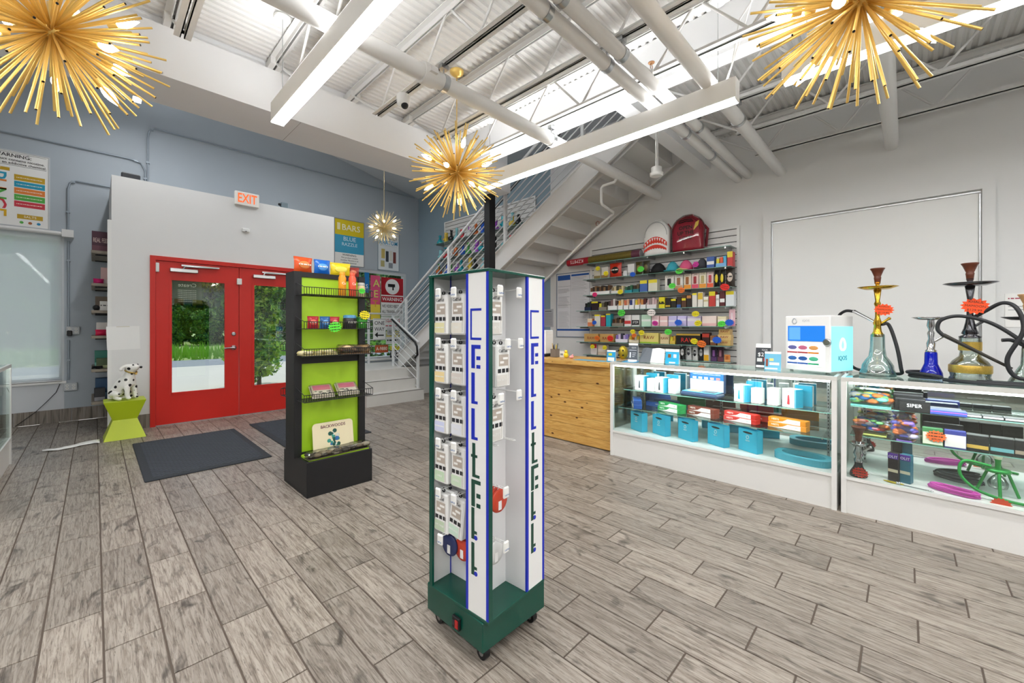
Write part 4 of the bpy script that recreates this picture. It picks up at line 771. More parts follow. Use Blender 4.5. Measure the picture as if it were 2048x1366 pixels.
for s in (-1, 1):
    chains += [['ch', ((.075,.05*s,.17),.036), ((.085,.052*s,.09),.026), ((.09,.052*s,.03),.024), ((.125,.055*s,.018),.022)], ['hip', ((-.05,.075*s,.075),.055), ((.02,.09*s,.07),.042), ((-.02,.09*s,.03),.026), ((.06,.095*s,.018),.022)],
               ['head', ((.075,.055*s,.40),.022), ((.055,.085*s,.385),.018), ((.05,.095*s,.345),.02)]]
chains += [['hip', ((-.15,.03,.04),.022), ((-.19,.08,.02),.014)]]
skin_obj('dog_body', chains, 0, DS, t)
mb = MB(); mb.ball((.198,0,.383), .014, BLACK, 10, 6)
for s in (-1, 1): mb.ball((.135,.03*s,.412), .009, BLACK, 8, 6)
part('nose_and_eyes', mb, t); mb = MB(); mb.tube([(.085+.052*math.cos(a), .052*math.sin(a), .335-.02*math.cos(a)) for a in [2*PI*i/20 for i in range(20)]], .008, M('b89a4a', .35, .6), 6, closed=True); mb.ball((.142,0,.305), .012, GOLD, 8, 6); part('collar', mb, t)
mb = MB(); r = random.Random(2); n = 12; P = []
for i in range(n):
    for j in range(5): x = -.33+.42*i/(n-1); P.append((x, (-.02+.04*j)*(.25+1.0*i/(n-1))-.05*math.sin(i*.5), .006+.02*abs(math.sin(i*1.1+j*1.7))*(1-abs(j-2)/3)))
mb.add(P, [(i*5+j, (i+1)*5+j, (i+1)*5+j+1, i*5+j+1) for i in range(n-1) for j in range(4)], M('e8e7e4', .8), True); o = solo('white_cloth', mb, 'crumpled white cloth strip trailing on the floor from the stool', 'cloth', (-.05, 6.45, 0)); md = o.modifiers.new('s', 'SOLIDIFY'); md.thickness = .003
# ================================================================ NICHE SHELVES beside the alcove
SHW = M('8f8578', .6, var=.3, scale=14)
def wshelf(z, label): 
    t = thing('wood_shelf', label, 'shelf', (XA0, 7.75, z), 0, 'wooden shelves on the alcove side wall'); mb = MB(); mb.bbox(-.175, -.001, -.48, .48, -.035, 0, .003, SHW); part('board', mb, t); mb = MB()
    for y in (-.35, .35): mb.box(-.14, -.001, y-.01, y+.01, -.05, -.035, BLACK)
    part('shelf_bracket', mb, t)
HZS = [2.26, 1.85, 1.51, 1.19, .77, .36]; nm = ['topmost', 'second', 'third', 'fourth', 'fifth', 'lowest']
for z, s in zip(HZS, nm): wshelf(z, '%s wooden shelf down the alcove side wall' % s)
def carton(name, label, cat, w, d, hh, col, loc, rz=0, text='', tc='f4f0e8', band=None, group=None, top=None, th=.22, tz=.55, by=(.0,.3), side=None):
    t = thing(name, label, cat, loc, rz, group); mb = MB(); mb.bbox(-w/2, w/2, -d/2, d/2, 0, hh, min(.003, w*.05), M(col, .4)); b = part('carton', mb, t)
    if band or top or side:
        mb = MB()
        if band: mb.box(-w/2+.002, w/2-.002, -d/2-.0006, -d/2+.001, hh*by[0]+.003, hh*by[1], M(band, .4))
        if top: mb.box(-w/2+.003, w/2-.003, -d/2+.003, d/2-.003, hh-.001, hh+.0006, M(top, .4))
        if side: mb.box(-w/2-.0006, -w/2+.001, -d/2+.003, d/2-.003, .003, hh-.003, M(side, .4)); mb.box(w/2-.001, w/2+.0006, -d/2+.003, d/2-.003, .003, hh-.003, M(side, .4))
        part('print', mb, t)
    if text: txt(t, text, hh*th, M(tc, .45), 0, -d/2-.0012, hh*tz, w*.84, ex=.0004)
    return t
sx = XA0-.09
carton('gift_box', 'dark purple box on the topmost alcove shelf', 'box', .16, .12, .26, '4a2438', (sx,7.45,2.2605), 0, 'REAL FEEL', 'e0c8c0', '6a3a4a')
carton('gift_box', 'maroon box behind the purple one on the topmost alcove shelf', 'box', .14, .12, .24, '5a2a3c', (sx,7.65,2.2605), 0, '', band='7a4a5a')
carton('gift_box', 'pale pink box on the second alcove shelf', 'box', .08, .10, .22, 'd8b4b0', (sx+.04,7.5,1.8505), 0, '', band='e8dcd8')
pillow('pink_pouch', 'magenta pouch lying on the second alcove shelf', .1, .06, .07, 'c8186a', None, '', (sx-.02,7.40,1.851), .3, 'pouch')
mb = MB(); mb.ball((0,0,.035), .035, BLACK, 14, 10); mb.lathe([(.02,0),(.022,.006)], BLACK, 12); solo('black_speaker', mb, 'small black round speaker on the third alcove shelf', 'speaker', (sx-.04,7.38,1.5105))
carton('gift_box', 'white box with dark lettering on the third alcove shelf', 'box', .09, .10, .12, 'e4e2de', (sx+.035,7.42,1.5105), 0, '~', '5a5a5a'); carton('gift_box', 'brown box behind the white one on the third alcove shelf', 'box', .12, .1, .19, '6a5a4a', (sx+.01,7.62,1.5105), 0, '')
pillow('pink_pouch', 'crimson pouch on the fourth alcove shelf', .1, .07, .06, 'd0184a', None, '', (sx,7.40,1.191), .2, 'pouch'); carton('gift_box', 'light box with pink print on the fourth alcove shelf', 'box', .12, .1, .17, 'dcd8d4', (sx+.02,7.62,1.1905), 0, '', band='e08a8a')
carton('gift_box', 'teal box on the fifth alcove shelf', 'box', .13, .1, .22, '2f7a6a', (sx+.01,7.65,.7705), 0, '', band='7ab8a8'); carton('gift_box', 'green framed box on the fifth alcove shelf', 'box', .12, .08, .13, '4a5a3a', (sx+.02,7.45,.7705), 0, '', band='a8b080')
mb = MB(); r = random.Random(5)
for i in range(5): q = [(r.uniform(-.05,.05), r.uniform(-.06,.06), .006+r.uniform(0,.03)) for _ in range(6)]; mb.tube(q, .005, BLACK, 6)
solo('cable_bundle', mb, 'tangled black cables on the fifth alcove shelf', 'cables', (sx-.03,7.335,.7705))
carton('gift_box', 'blue box on the lowest alcove shelf', 'box', .12, .12, .27, '24486a', (sx+.01,7.62,.3605), 0, '', band='6a90b0'); carton('gift_box', 'black and silver box on the lowest alcove shelf', 'box', .10, .12, .16, '2a2a2e', (sx-.01,7.42,.3605), 0, '', band='8a8a8e')
# ================================================================ COUNTERS
def knotty():
    m = bpy.data.materials.new('knotty_pine'); m.use_nodes = True; n = m.node_tree.nodes; L = m.node_tree.links; b = n['Principled BSDF']
    ge = n.new('ShaderNodeNewGeometry'); mp = n.new('ShaderNodeMapping'); mp.inputs['Scale'].default_value = (6, 3, 30); L.new(ge.outputs['Position'], mp.inputs[0])
    nz = n.new('ShaderNodeTexNoise'); nz.inputs['Scale'].default_value = 1.5; nz.inputs['Detail'].default_value = 5; nz.inputs['Distortion'].default_value = 1.5; L.new(mp.outputs[0], nz.inputs[0])
    r = n.new('ShaderNodeValToRGB'); r.color_ramp.elements[0].position = .3; r.color_ramp.elements[0].color = lin('c08a3e'); r.color_ramp.elements[1].position = .65; r.color_ramp.elements[1].color = lin('dfb468'); L.new(nz.outputs[0], r.inputs[0])
    m2 = n.new('ShaderNodeMapping'); m2.inputs['Scale'].default_value = (4, 5.5, 11); L.new(ge.outputs['Position'], m2.inputs[0]); v = n.new('ShaderNodeTexVoronoi'); v.inputs['Scale'].default_value = 1; L.new(m2.outputs[0], v.inputs[0])
    r2 = n.new('ShaderNodeValToRGB'); r2.color_ramp.elements[0].position = .07; r2.color_ramp.elements[0].color = lin('5a3214'); r2.color_ramp.elements[1].position = .13; r2.color_ramp.elements[1].color = (1,1,1,1); L.new(v.outputs['Distance'], r2.inputs[0])
    mu = n.new('ShaderNodeMix'); mu.data_type = 'RGBA'; mu.blend_type = 'MULTIPLY'; mu.inputs[0].default_value = 1; L.new(r.outputs[0], mu.inputs[6]); L.new(r2.outputs[0], mu.inputs[7]); L.new(mu.outputs[2], b.inputs['Base Color']); b.inputs['Roughness'].default_value = .4; return m
PINE = knotty()
t = thing('pine_counter', 'knotty pine checkout counter under the stairs', 'counter', (3.66, 2.175, 0)); mb = MB(); mb.box(0, .62, 0, 1.75, .885, .93, PINE); part('worktop', mb, t, 'thick pine slab top'); mb = MB(); mb.box(.10, .6, .02, 1.73, 0, .885, M('6a4a24', .7)); part('carcass', mb, t)
mb = MB(); mb.box(.078, .10, .0, 1.74, 0, .0945, PINE); bm_ = mb.mesh('board')
for i in range(9): link('board', bm_, t, (0, 0, .012+.097*i))
mb = MB(); mb.box(.09, .62, -.001, .02, 0, .885, PINE); part('end_panel', mb, t)
MIRR = M('eef2f2', .02, 1); LAM = M('e6e5e2', .35, var=.02, scale=2); ALU = M('dcdbd6', .3, .2)
def showcase(label, x, y, rz, L=1.81, zs=(.65,.48), H=.948, ys=(.21,.10)):
    # local: front on y = 0 (seen from -y), x = 0 .. L to the right, depth +y
    t = thing('glass_showcase', label, 'display case', (x,y,0), rz); D = .51
    mb = MB(); mb.box(.03, L-.03, .012, D, 0, .235, LAM); part('plinth', mb, t); mb = MB(); mb.box(.0, L, 0, D, .235, .255, LAM); part('deck', mb, t)
    for a in (0, L-.03): mb = MB(); mb.box(a, a+.03, 0, D, 0, .235, LAM); mb.box(a, a+.03, 0, .03, .255, H-.03, LAM); mb.box(a, a+.03, D-.03, D, .255, H-.03, LAM); part('corner_post', mb, t)
    for a in (0, L-.004): mb = MB(); mb.box(a, a+.004, .03, D-.03, .255, H-.03, GLASS); part('side_glass', mb, t)
    mb = MB(); mb.cyl((.04,.028,H-.04), (L-.04,.028,H-.04), .007, LED, 8); lt = part('light_tube', mb, t); la = bpy.data.lights.new('case_lamp', 'AREA'); la.shape = 'RECTANGLE'; la.size = L-.1; la.size_y = .03; la.energy = 7; lo = link('lamp', la, t, (L/2, .04, H-.05)); lo.rotation_euler = (.7, 0, 0)
    mb = MB(); mb.box(.03, L-.03, .006, .011, .255, H-.03, GLASS); part('front_glass', mb, t)
    mb = MB(); mb.box(0, L, 0, .02, H-.03, H, ALU); mb.box(0, L, D-.02, D, H-.03, H, ALU); mb.box(0, .02, .02, D-.02, H-.03, H, ALU); mb.box(L-.02, L, .02, D-.02, H-.03, H, ALU); part('top_frame', mb, t)
    mb = MB(); mb.box(.02, L-.02, .02, D-.02, H-.007, H-.001, SHELFG); part('top_glass', mb, t)
    for a in (0, 1): mb = MB(); q = .03+a*(L-.06)/2; mb.box(q, q+(L-.06)/2+.01*(1-a), D-.016-.006*a, D-.012-.006*a, .255, H-.03, MIRR); part('mirror_door', mb, t)
    n = 3; std = MB(); std.box(-.009, .009, D-.034, D-.024, .255, H-.03, STEEL)
    for k in range(22): std.box(-.003, .003, D-.0345, D-.0335, .28+.028*k, .294+.028*k, BLACK)
    sm_ = std.mesh('shelf_standard')
    for i in range(n): link('shelf_standard', sm_, t, (.1+(L-.2)*i/(n-1), 0, 0))
    for z, y0 in zip(zs, ys):
        mb = MB(); mb.box(.035, L-.035, y0, D-.04, z-.006, z, SHELFG); s = part('glass_shelf', mb, t); mb = MB(); mb.box(.035, L-.035, y0-.0015, y0, z-.006, z, EDGE); part('polished_edge', mb, s)
        for i in range(n): mb = MB(); u = .1+(L-.2)*i/(n-1); mb.box(u-.003, u+.003, y0+.04, D-.034, z-.025, z-.006, STEEL); part('shelf_arm', mb, s)
    return t
showcase('white glass showcase with blue shopping bags beside the pine counter', 3.66, 2.165, -PI/2)
showcase('white glass showcase under the hookahs', 3.66, .332, -PI/2, 1.81, (.725,.52), ys=(.21,.17))
showcase('white glass showcase before the shaded window', -.55, 4.30, PI/2, 1.81)
def C1(u, v, z): return (3.66+v, 2.165-u, z)           # place in showcase one: u to the right, v deep
def C2(u, v, z): return (3.66+v, .332-u, z)
def face(px, X): return 2.165-onX(px, 700, X).y
# showcase one: bags on the deck
CY = '3cc4ea'
for i in range(5):
    p = onX((1278,1323,1376,1437,1501)[i], 850, 3.845); t = thing('paper_bag', '%s small turquoise paper bag from the pine counter' % ('first','second','third','fourth','fifth')[i], 'bag', (3.845, p.y, .2555), -PI/2-.42, 'turquoise paper bags in the showcase'); m = M(CY, .55)
    mb = MB(); w, d, hh = .085, .035, .185; mb.box(-w, w, -d, -d+.002, 0, hh, m); mb.box(-w, w, d-.002, d, 0, hh, m); mb.box(-w, -w+.002, -d, d, 0, hh, m); mb.box(w-.002, w, -d, d, 0, hh, m); mb.box(-w, w, -d, d, 0, .002, m); part('paper_body', mb, t)
    mb = MB(); mb.ball((0,-d-.0005,hh*.86), .5, M('14222a', .6), 16, 6, (.09,.002,.018)); part('handle_slot', mb, t)
    mb = MB(); mb.tube([(.011*math.cos(a)*(1-.15*math.sin(a)), -d-.001, hh*.66+.014*math.sin(a)) for a in [2*PI*k/16 for k in range(16)]], .0022, M('e8f6fa', .5), 5, closed=True); part('drop_mark', mb, t); txt(t, 'IQOS', .011, M('e8f6fa', .5), 0, -d-.0012, hh*.5, .045)
# lower shelf: sleeve cartons, two per stack
HT = [('1f4f9a','blue',.165,1.0),('1d8f4a','green',.53,.3),('7a3a2c','brown',.82,.22),('c8302a','red',1.14,.2),('e08a1e','orange',1.48,.16)]
for c, n_, u, a in HT:
    for k in range(2):
        t = thing('sleeve_carton', '%s and white HEETS carton, %s of its stack' % (n_, 'lower' if k == 0 else 'upper'), 'carton', C1(u, .24+.012*k, .4805+.0405*k), -PI/2-a-.06*k, 'HEETS cartons on the lower glass shelf'); w = .135
        mb = MB(); mb.bbox(-w, w, -.04, .04, 0, .04, .002, M(c, .4)); part('carton', mb, t); mb = MB(); mb.box(-w+.003, w*.72, -.0406, -.039, .002, .038, M('f2f1ee', .4)); part('white_front', mb, t)
        mb = MB(); mb.prism([(-w+.002,.003),(-w*.55,.006),(-w*.2,.016),(w*.02,.034),(w*.05,.0385),(-w+.002,.0385)], -.0412, -.0405, M(c, .4)); part('colour_wave', mb, t); txt(t, 'HEETS', .014, M('fbfaf6', .4), -w*.6, -.0414, .025, .09); txt(t, 'IQOS', .006, M('8a8f94', .5), w*.5, -.0408, .02, .04)
for c, n_, u in (('1f4f9a','dark blue',.33),('7a3a2c','dark brown',.92),('b03028','dark red',1.25)):
    carton('flat_carton', '%s carton lying behind the sleeve cartons' % n_, 'carton', .25, .07, .045, c, C1(u, .40, .4805), -PI/2-.05, 'HEETS', 'e8e4dc')
# upper shelf: device boxes and the open kit
for i, (u, c, dev) in enumerate(((.20,'5a6068','grey'),(.42,'26323c','charcoal'),(1.14,'2a9ab8','teal'),(1.50,'d0303a','red'))):
    t = thing('device_box', 'white device box picturing a %s device' % dev, 'box', C1(u, .29, .6505), -PI/2-(.12,.35,.5,.45)[i], 'white device boxes on the upper glass shelf'); mb = MB(); w, d, hh = .055, .045, .15; mb.bbox(-w, w, -d, d, 0, hh, .002, M('f0f0ee', .4)); part('carton', mb, t)
    mb = MB(); mb.box(w-.0012, w+.0008, -d+.002, d-.002, .002, hh-.002, M('1f93b4', .4)); mb.box(w-.008, w, -d-.0006, -d, .002, hh-.002, M('1f93b4', .4)); part('teal_side', mb, t)
    mb = MB(); mb.prism([(-.012,.025),(.006,.022),(.010,.03),(.006,.095),(0,.105),(-.007,.095)], -d-.0016, -d-.0003, M(c, .4)); part('device_picture', mb, t); txt(t, 'IQOS', .007, M('6a7076', .5), 0, -d-.001, hh*.84, .03)
    carton('plain_box', 'plain white box beside the %s device box' % dev, 'box', .075, .085, .13+.012*(i%2), 'efefed', C1(u+(.11 if i != 3 else -.13), .30, .6505), -PI/2-.15, '', side='f2f2f0')
    carton('teal_box', 'tall teal box behind the %s device box' % dev, 'box', .12, .05, .17, '1f93b4', C1(u+.06, .41, .6505), -PI/2-.05, '', side='e4e8ea')
t = thing('starter_kit', 'open navy starter kit case with white lid card', 'kit', C1(.80, .33, .6505), -PI/2-.1); NAVY = M('2a3f60', .4); mb = MB(); mb.bbox(-.17, .17, -.13, .05, 0, .045, .015, NAVY); part('case_base', mb, t); mb = MB(); mb.bbox(-.155, .155, -.12, .04, .0455, .05, .002, M('4fa8d0', .4)); mb.bbox(-.11, .0, -.10, .0, .05, .056, .003, M('c89a7a', .4)); mb.bbox(.02, .13, -.09, .0, .05, .054, .003, M('3a4a58', .4)); part('tray_insert', mb, t)
mb = MB(); mb.bbox(-.17, .17, .05, .075, .03, .235, .008, NAVY); part('lid', mb, t); mb = MB(); mb.box(-.155, .155, .047, .051, .045, .15, M('f0f0ee', .4)); mb.box(-.155, .155, .047, .051, .15, .225, M('1f6fc8', .4))
for k in range(5): mb.box(-.13+.055*k, -.095+.055*k, .046, .048, .155, .175, M(('e8ecf0','c8e0f0','e8dcc8','e0a090','e08070')[k], .4)); mb.box(-.13+.055*k, -.095+.055*k, .046, .048, .09, .13, M('dfe3e6', .4))
part('lid_card', mb, t); txt(t, '~', .008, M('f4f8fc', .4), 0, .0455, .2, .26)
t = thing('oval_tray', 'turquoise oval counter tray with charcoal mat on the showcase deck', 'tray', C1(1.585, .2, .2555), -PI/2-.15); mb = MB(); TQ = M('4fb0c8', .45); n = 40
def oval(a, b_, k=2.6): return [(a*math.copysign(abs(math.cos(q))**(2/k), math.cos(q)), b_*math.copysign(abs(math.sin(q))**(2/k), math.sin(q))) for q in [2*PI*i/n for i in range(n)]]
o1, o2 = oval(.188,.118,3), oval(.145,.08,2); P = [(x,y,0) for x,y in o1]+[(x,y,.05) for x,y in o1]+[(x,y,.05) for x,y in o2]+[(x,y,.012) for x,y in o2]
mb.add(P, [(k*n+i, k*n+(i+1)%n, (k+1)*n+(i+1)%n, (k+1)*n+i) for k in range(3) for i in range(n)]+[tuple(range(n-1,-1,-1))], TQ); part('tray_rim', mb, t); mb = MB(); mb.add([(x,y,.0125) for x,y in o2], [tuple(range(n))], M('3a3f44', .7)); part('tray_mat', mb, t)
o = txt(t, 'IQOS', .035, M('e8ecee', .5), 0, 0, 0, .12); o.data.transform(Matrix.Translation((.02,0,.013)) @ Matrix.Rotation(-PI/2,4,'X')); o.name = 'mat_lettering'
# ---------------------------------------------------------------- on top of the counters
ZC = .9485
t = thing('vending_kiosk', 'white IQOS countertop kiosk with lit turquoise side', 'kiosk', (4.01, .505, ZC), -PI/2-.38); w, d, hh = .165, .15, .44
mb = MB(); mb.bbox(-w, w, -d, d, .008, hh, .008, M('ecebea', .35)); part('cabinet', mb, t); mb = MB()
for x in (-.13,.13):
    for y in (-.12,.12): mb.cyl((x,y,0), (x,y,.008), .012, BLACK, 8)
part('feet', mb, t); mb = MB(); mb.box(-w+.025, w-.035, -d-.002, -d+.004, .24, .36, M('1f6fc8', .3, e=.5)); part('screen', mb, t); mb = MB(); mb.box(-w+.035, -w+.12, -d-.003, -d-.0015, .25, .35, M('5a9ae0', .3, e=.4)); part('screen_picture', mb, t)
mb = MB(); mb.box(-w+.025, w-.035, -d-.002, -d+.004, .05, .23, M('f4f6f8', .3, e=.7)); dsp = part('lit_shelves', mb, t); mb = MB(); pcs = (('6a6aa8','c86a8a','e0a060'),('3a6fb8','2f5fa8','4fb890'))
for r_ in range(2):
    for k in range(3): x = -w+.06+.078*k; mb.ball((x,-d-.002,.19-.085*r_), .5, M(pcs[r_][k], .4), 12, 6, (.07,.003,.035)); mb.box(x-.038, x+.038, -d-.004, -d-.002, .145-.085*r_, .158-.085*r_, M(('b84a4a','2f5fb0')[r_] if k < 2 else ('e08a3a','3aa878')[r_], .4))
part('pack_faces', mb, dsp); mb = MB(); mb.lathe([(.028,0),(.03,.006),(.022,.012)], STEEL, 20, Matrix.Translation((w-.02,-d,.235)) @ Matrix.Rotation(PI/2,4,'X')); part('lock_dial', mb, t)
mb = MB(); mb.box(w-.003, w+.003, -d+.012, d-.012, .02, hh-.085, M('7fe0f0', .3, e=.75)); sd = part('lit_side_panel', mb, t)
def drop(x, y, z, s, m, par, ry=0):
    pts = [(s*.62*math.cos(a)*(1-.28*math.sin(a)), 0, s*.85*math.sin(a)) for a in [2*PI*k/24 for k in range(24)]]; R_ = Matrix.Translation((x,y,z)) @ Matrix.Rotation(ry,4,'Z'); mb = MB(); mb.tube([R_ @ Vector(p) for p in pts], s*.16, m, 6, closed=True); part('drop_logo', mb, par)
drop(-w+.075, -d-.001, .40, .025, M('b8bcc0', .4), t); drop(w+.004, 0, .22, .05, M('f8ffff', .4, e=1.2), sd, PI/2); txt(sd, 'IQOS', .034, M('0f4a58', .4), w+.0042, 0, .115, .14, rz=PI/2); txt(t, 'IQOS', .016, M('c0c4c8', .4), -w+.16, -d-.001, .40, .08)
def tent(name, label, w, hh, cols, els, loc, rz, lean=.12):
    t = thing(name, label, 'counter sign', loc, rz); mb = MB(); a = hh*lean
    mb.add([(-w/2,-a-.002,0),(w/2,-a-.002,0),(w/2,-.001,hh),(-w/2,-.001,hh),(-w/2,-a,0),(w/2,-a,0),(w/2,.001,hh),(-w/2,.001,hh)], [(0,1,2,3),(7,6,5,4),(0,3,7,4),(1,5,6,2),(2,6,7,3),(0,4,5,1)], M(cols, .4))
    mb.add([(-w/2,a,0),(w/2,a,0),(w/2,.001,hh),(-w/2,.001,hh),(-w/2,a+.002,0),(w/2,a+.002,0),(w/2,.003,hh),(-w/2,.003,hh)], [(0,3,2,1),(4,5,6,7),(0,1,5,4),(1,2,6,5),(2,3,7,6),(3,0,4,7)], M('e8e8e6', .4)); part('folded_card', mb, t)
    R_ = Matrix.Rotation(-math.atan(lean), 4, 'X'); mb = MB(); k = 0
    for e in els:
        if e[0] == 'r': k += 1; mb.box(-w/2+e[1]*w, -w/2+e[2]*w, -a-.0026-.0002*k, -a-.002, e[3]*hh, e[4]*hh, M(e[5], .4))
    mb.v = [(x, y+(z/hh)*a, z) for x,y,z in mb.v]; 
    if mb.v: part('print', mb, t)
    for e in els:
        if e[0] == 't': o = txt(t, e[1], e[4]*hh, M(e[5], .45), -w/2+e[2]*w, -a-.0034, e[3]*hh, .85*w, ex=.0002); [setattr(v.co, 'y', v.co.y+(v.co.z/hh)*a) for v in o.data.vertices]
    return t
def onC(px, py, X): q = onX(px, py, X); return q.y
tent('counter_card', 'blue card sign at the end of the pine counter', .10, .125, '2fa0d8', [('r',.12,.9,.1,.4,'e8f2f6'),('r',.2,.6,.55,.75,'c8d84a'),('r',0,1,.86,1,'f0f4f6')], (3.80, onC(1223,700,3.80), .9305), -PI/2)
tent('counter_card', 'tall grey IQOS card sign on the first showcase', .10, .185, '5a6068', [('r',0,1,.0,.1,'f0f0ee'),('r',0,1,.88,1,'f0f0ee'),('t','IQOS',.6,.75,.08,'e8ecee'),('r',.15,.3,.2,.5,'e8ecee'),('r',.45,.85,.45,.48,'d0d4d8'),('r',.45,.8,.35,.38,'d0d4d8'),('r',.45,.7,.25,.28,'d0d4d8'),('r',.1,.9,.6,.63,'d0d4d8')], (3.86, onC(1267,700,3.86), ZC), -PI/2)
tent('counter_card', 'white blue and brown dot card on the first showcase', .13, .14, '34b0e0', [('r',0,1,.82,1,'f4f4f2'),('r',.2,.42,.42,.66,'8a5a34'),('r',.6,.82,.42,.66,'dfe8ee'),('r',.3,.75,.05,.14,'eef4f6')], (3.84, onC(1345,705,3.84), ZC), -PI/2)
tent('counter_card', 'dark $2 price sign beside the kiosk', .11, .21, '3a3c42', [('r',0,1,.84,1,'f0f0ee'),('t','IQOS',.6,.75,.06,'e8e8e8'),('t','$2',.35,.56,.15,'ffffff'),('r',.1,.45,.28,.42,'d8d8d8'),('r',.55,.8,.3,.44,'d04040'),('r',.05,.6,.05,.14,'f0f0ee')], (3.95, onC(1527,710,3.95), ZC), -PI/2)
tent('counter_card', 'light blue card with brown stick before the $2 sign', .115, .15, '6fb8d8', [('r',0,1,.88,1,'f0f0ee'),('r',.08,.22,.2,.6,'8a4a3a'),('r',.3,.9,.28,.42,'f0e8e0'),('r',.3,.55,.5,.64,'f0dc8a'),('r',.05,.8,.05,.13,'f0f0ee')], (3.86, onC(1546,715,3.86), ZC), -PI/2)
mb = MB(); t = thing('brochure_stand', 'open white brochure booklet on the first showcase', 'brochure', (3.86, onC(1303,700,3.86), ZC), -PI/2)
for s, c in ((-1,'6a7078'),(1,'f2f2f0')):
    mb = MB(); P = [(0,-.03,0),(s*.13,-.01,0),(s*.115,.05,.13),(s*.06,.035,.145),(0,.025,.135)]; P2 = [(x,y+.004,z) for x,y,z in P]; n5 = 5; mb.add(P+P2, [tuple(range(5)), tuple(range(9,4,-1))]+[(i,5+i,5+(i+1)%5,(i+1)%5) for i in range(5)], M(c, .4)); part('page', mb, t)
mb = MB(); mb.box(-.1, .1, -.07, .07, 0, .002, M('3aa0d8', .4)); mb.box(-.06, .06, -.04, .03, .002, .0023, M('e8f0f4', .4)); solo('leaflet', mb, 'flat blue leaflet on the first showcase top', 'leaflet', (3.80, onC(1262,716,3.80), ZC), .2)
mb = MB(); mb.ball((0,0,.075), .065, M('b09a2a', .3, .5), 16, 10, (.8,.8,1.15))
for x in (-.025,.025):
    for z in (.05,.1): mb.ball((x,-.047,z), .01, BLACK, 8, 6)
solo('gold_mask', mb, 'gold perforated mask behind the blue card sign', 'mask', (3.98, onC(1246,700,3.98), .9486), -PI/2)
# pine counter goods
t = thing('pen_cup', 'square mesh pen cup with pens on the pine counter', 'pen cup', (3.95, onC(1110,700,3.95), .9305)); mb = MB(); PC = M('8a8078', .5, .4)
for a, b_, c, d in ((-.04,.04,-.04,-.038),(-.04,.04,.038,.04),(-.04,-.038,-.038,.038),(.038,.04,-.038,.038)): mb.box(a,b_,c,d,0,.1,PC)
mb.box(-.04,.04,-.04,.04,0,.002,PC); part('cup', mb, t)
for i, c in enumerate(('d8b83a','1c1c1e','c8a030','2a2a2e','e8d060','3a3a3a')): mb = MB(); a = i*1.05; mb.cyl((.012*math.cos(a),.012*math.sin(a),.003), (.034*math.cos(a),.034*math.sin(a),.145+.012*(i%3)), .004, M(c, .4), 6); part('pen', mb, t)
t = thing('duck_figure', 'small yellow egg shaped duck figure on the pine counter', 'figurine', (3.92, onC(1132,700,3.92), .9305), -PI/2); mb = MB(); mb.ball((0,0,.035), .03, M('f0d82a', .4), 14, 10, (1,1,1.15)); mb.ball((0,0,.075), .02, M('f0d82a', .4), 12, 8); part('body', mb, t); mb = MB(); mb.ball((.004,-.02,.072), .007, M('e8862a', .4), 8, 6, (1.3,1,.6)); part('beak', mb, t)
mb = MB(); mb.ball((0,0,.018), .026, M('f0a8a8', .5), 12, 8, (1.2,1,.7)); mb.ball((.012,-.005,.038), .012, M('f0a8a8', .5), 10, 6); solo('pink_figure', mb, 'small pink figure beside the yellow duck', 'figurine', (3.90, onC(1143,705,3.90), .9305))
sheet('card_holder', 'small white card in a clear holder behind the duck', 'card', 4.0, onC(1124,695,4.0), .9305, .07, .075, [('r',.2,.8,.3,.6,'8a8f94')], rz=-PI/2)
t = thing('receipt_printer', 'white upright machine with a black base at the pine counter end', 'printer', (4.0, onC(1088,690,4.0), .9305), -PI/2); mb = MB(); mb.bbox(-.09, .09, -.08, .08, .03, .33, .01, M('e9e8e6', .4)); part('housing', mb, t); mb = MB(); mb.bbox(-.1, .1, -.1, .1, 0, .03, .004, BLACK); part('base', mb, t); mb = MB(); mb.box(-.06, .07, -.082, -.079, .16, .31, M('dfe0e0', .4)); mb.box(-.05, .02, -.084, -.0815, .17, .26, M('e08a5a', .4)); part('front_sticker', mb, t); txt(t, 'ER', .03, M('1c1c1e', .4), .03, -.085, .285, .08)
mb = MB(); mb.box(-.2, .2, -.06, .06, 0, .002, M('5ab0dc', .4)); solo('leaflet', mb, 'blue leaflet strip on the pine counter', 'leaflet', (3.82, 2.5, .9305), PI/2)
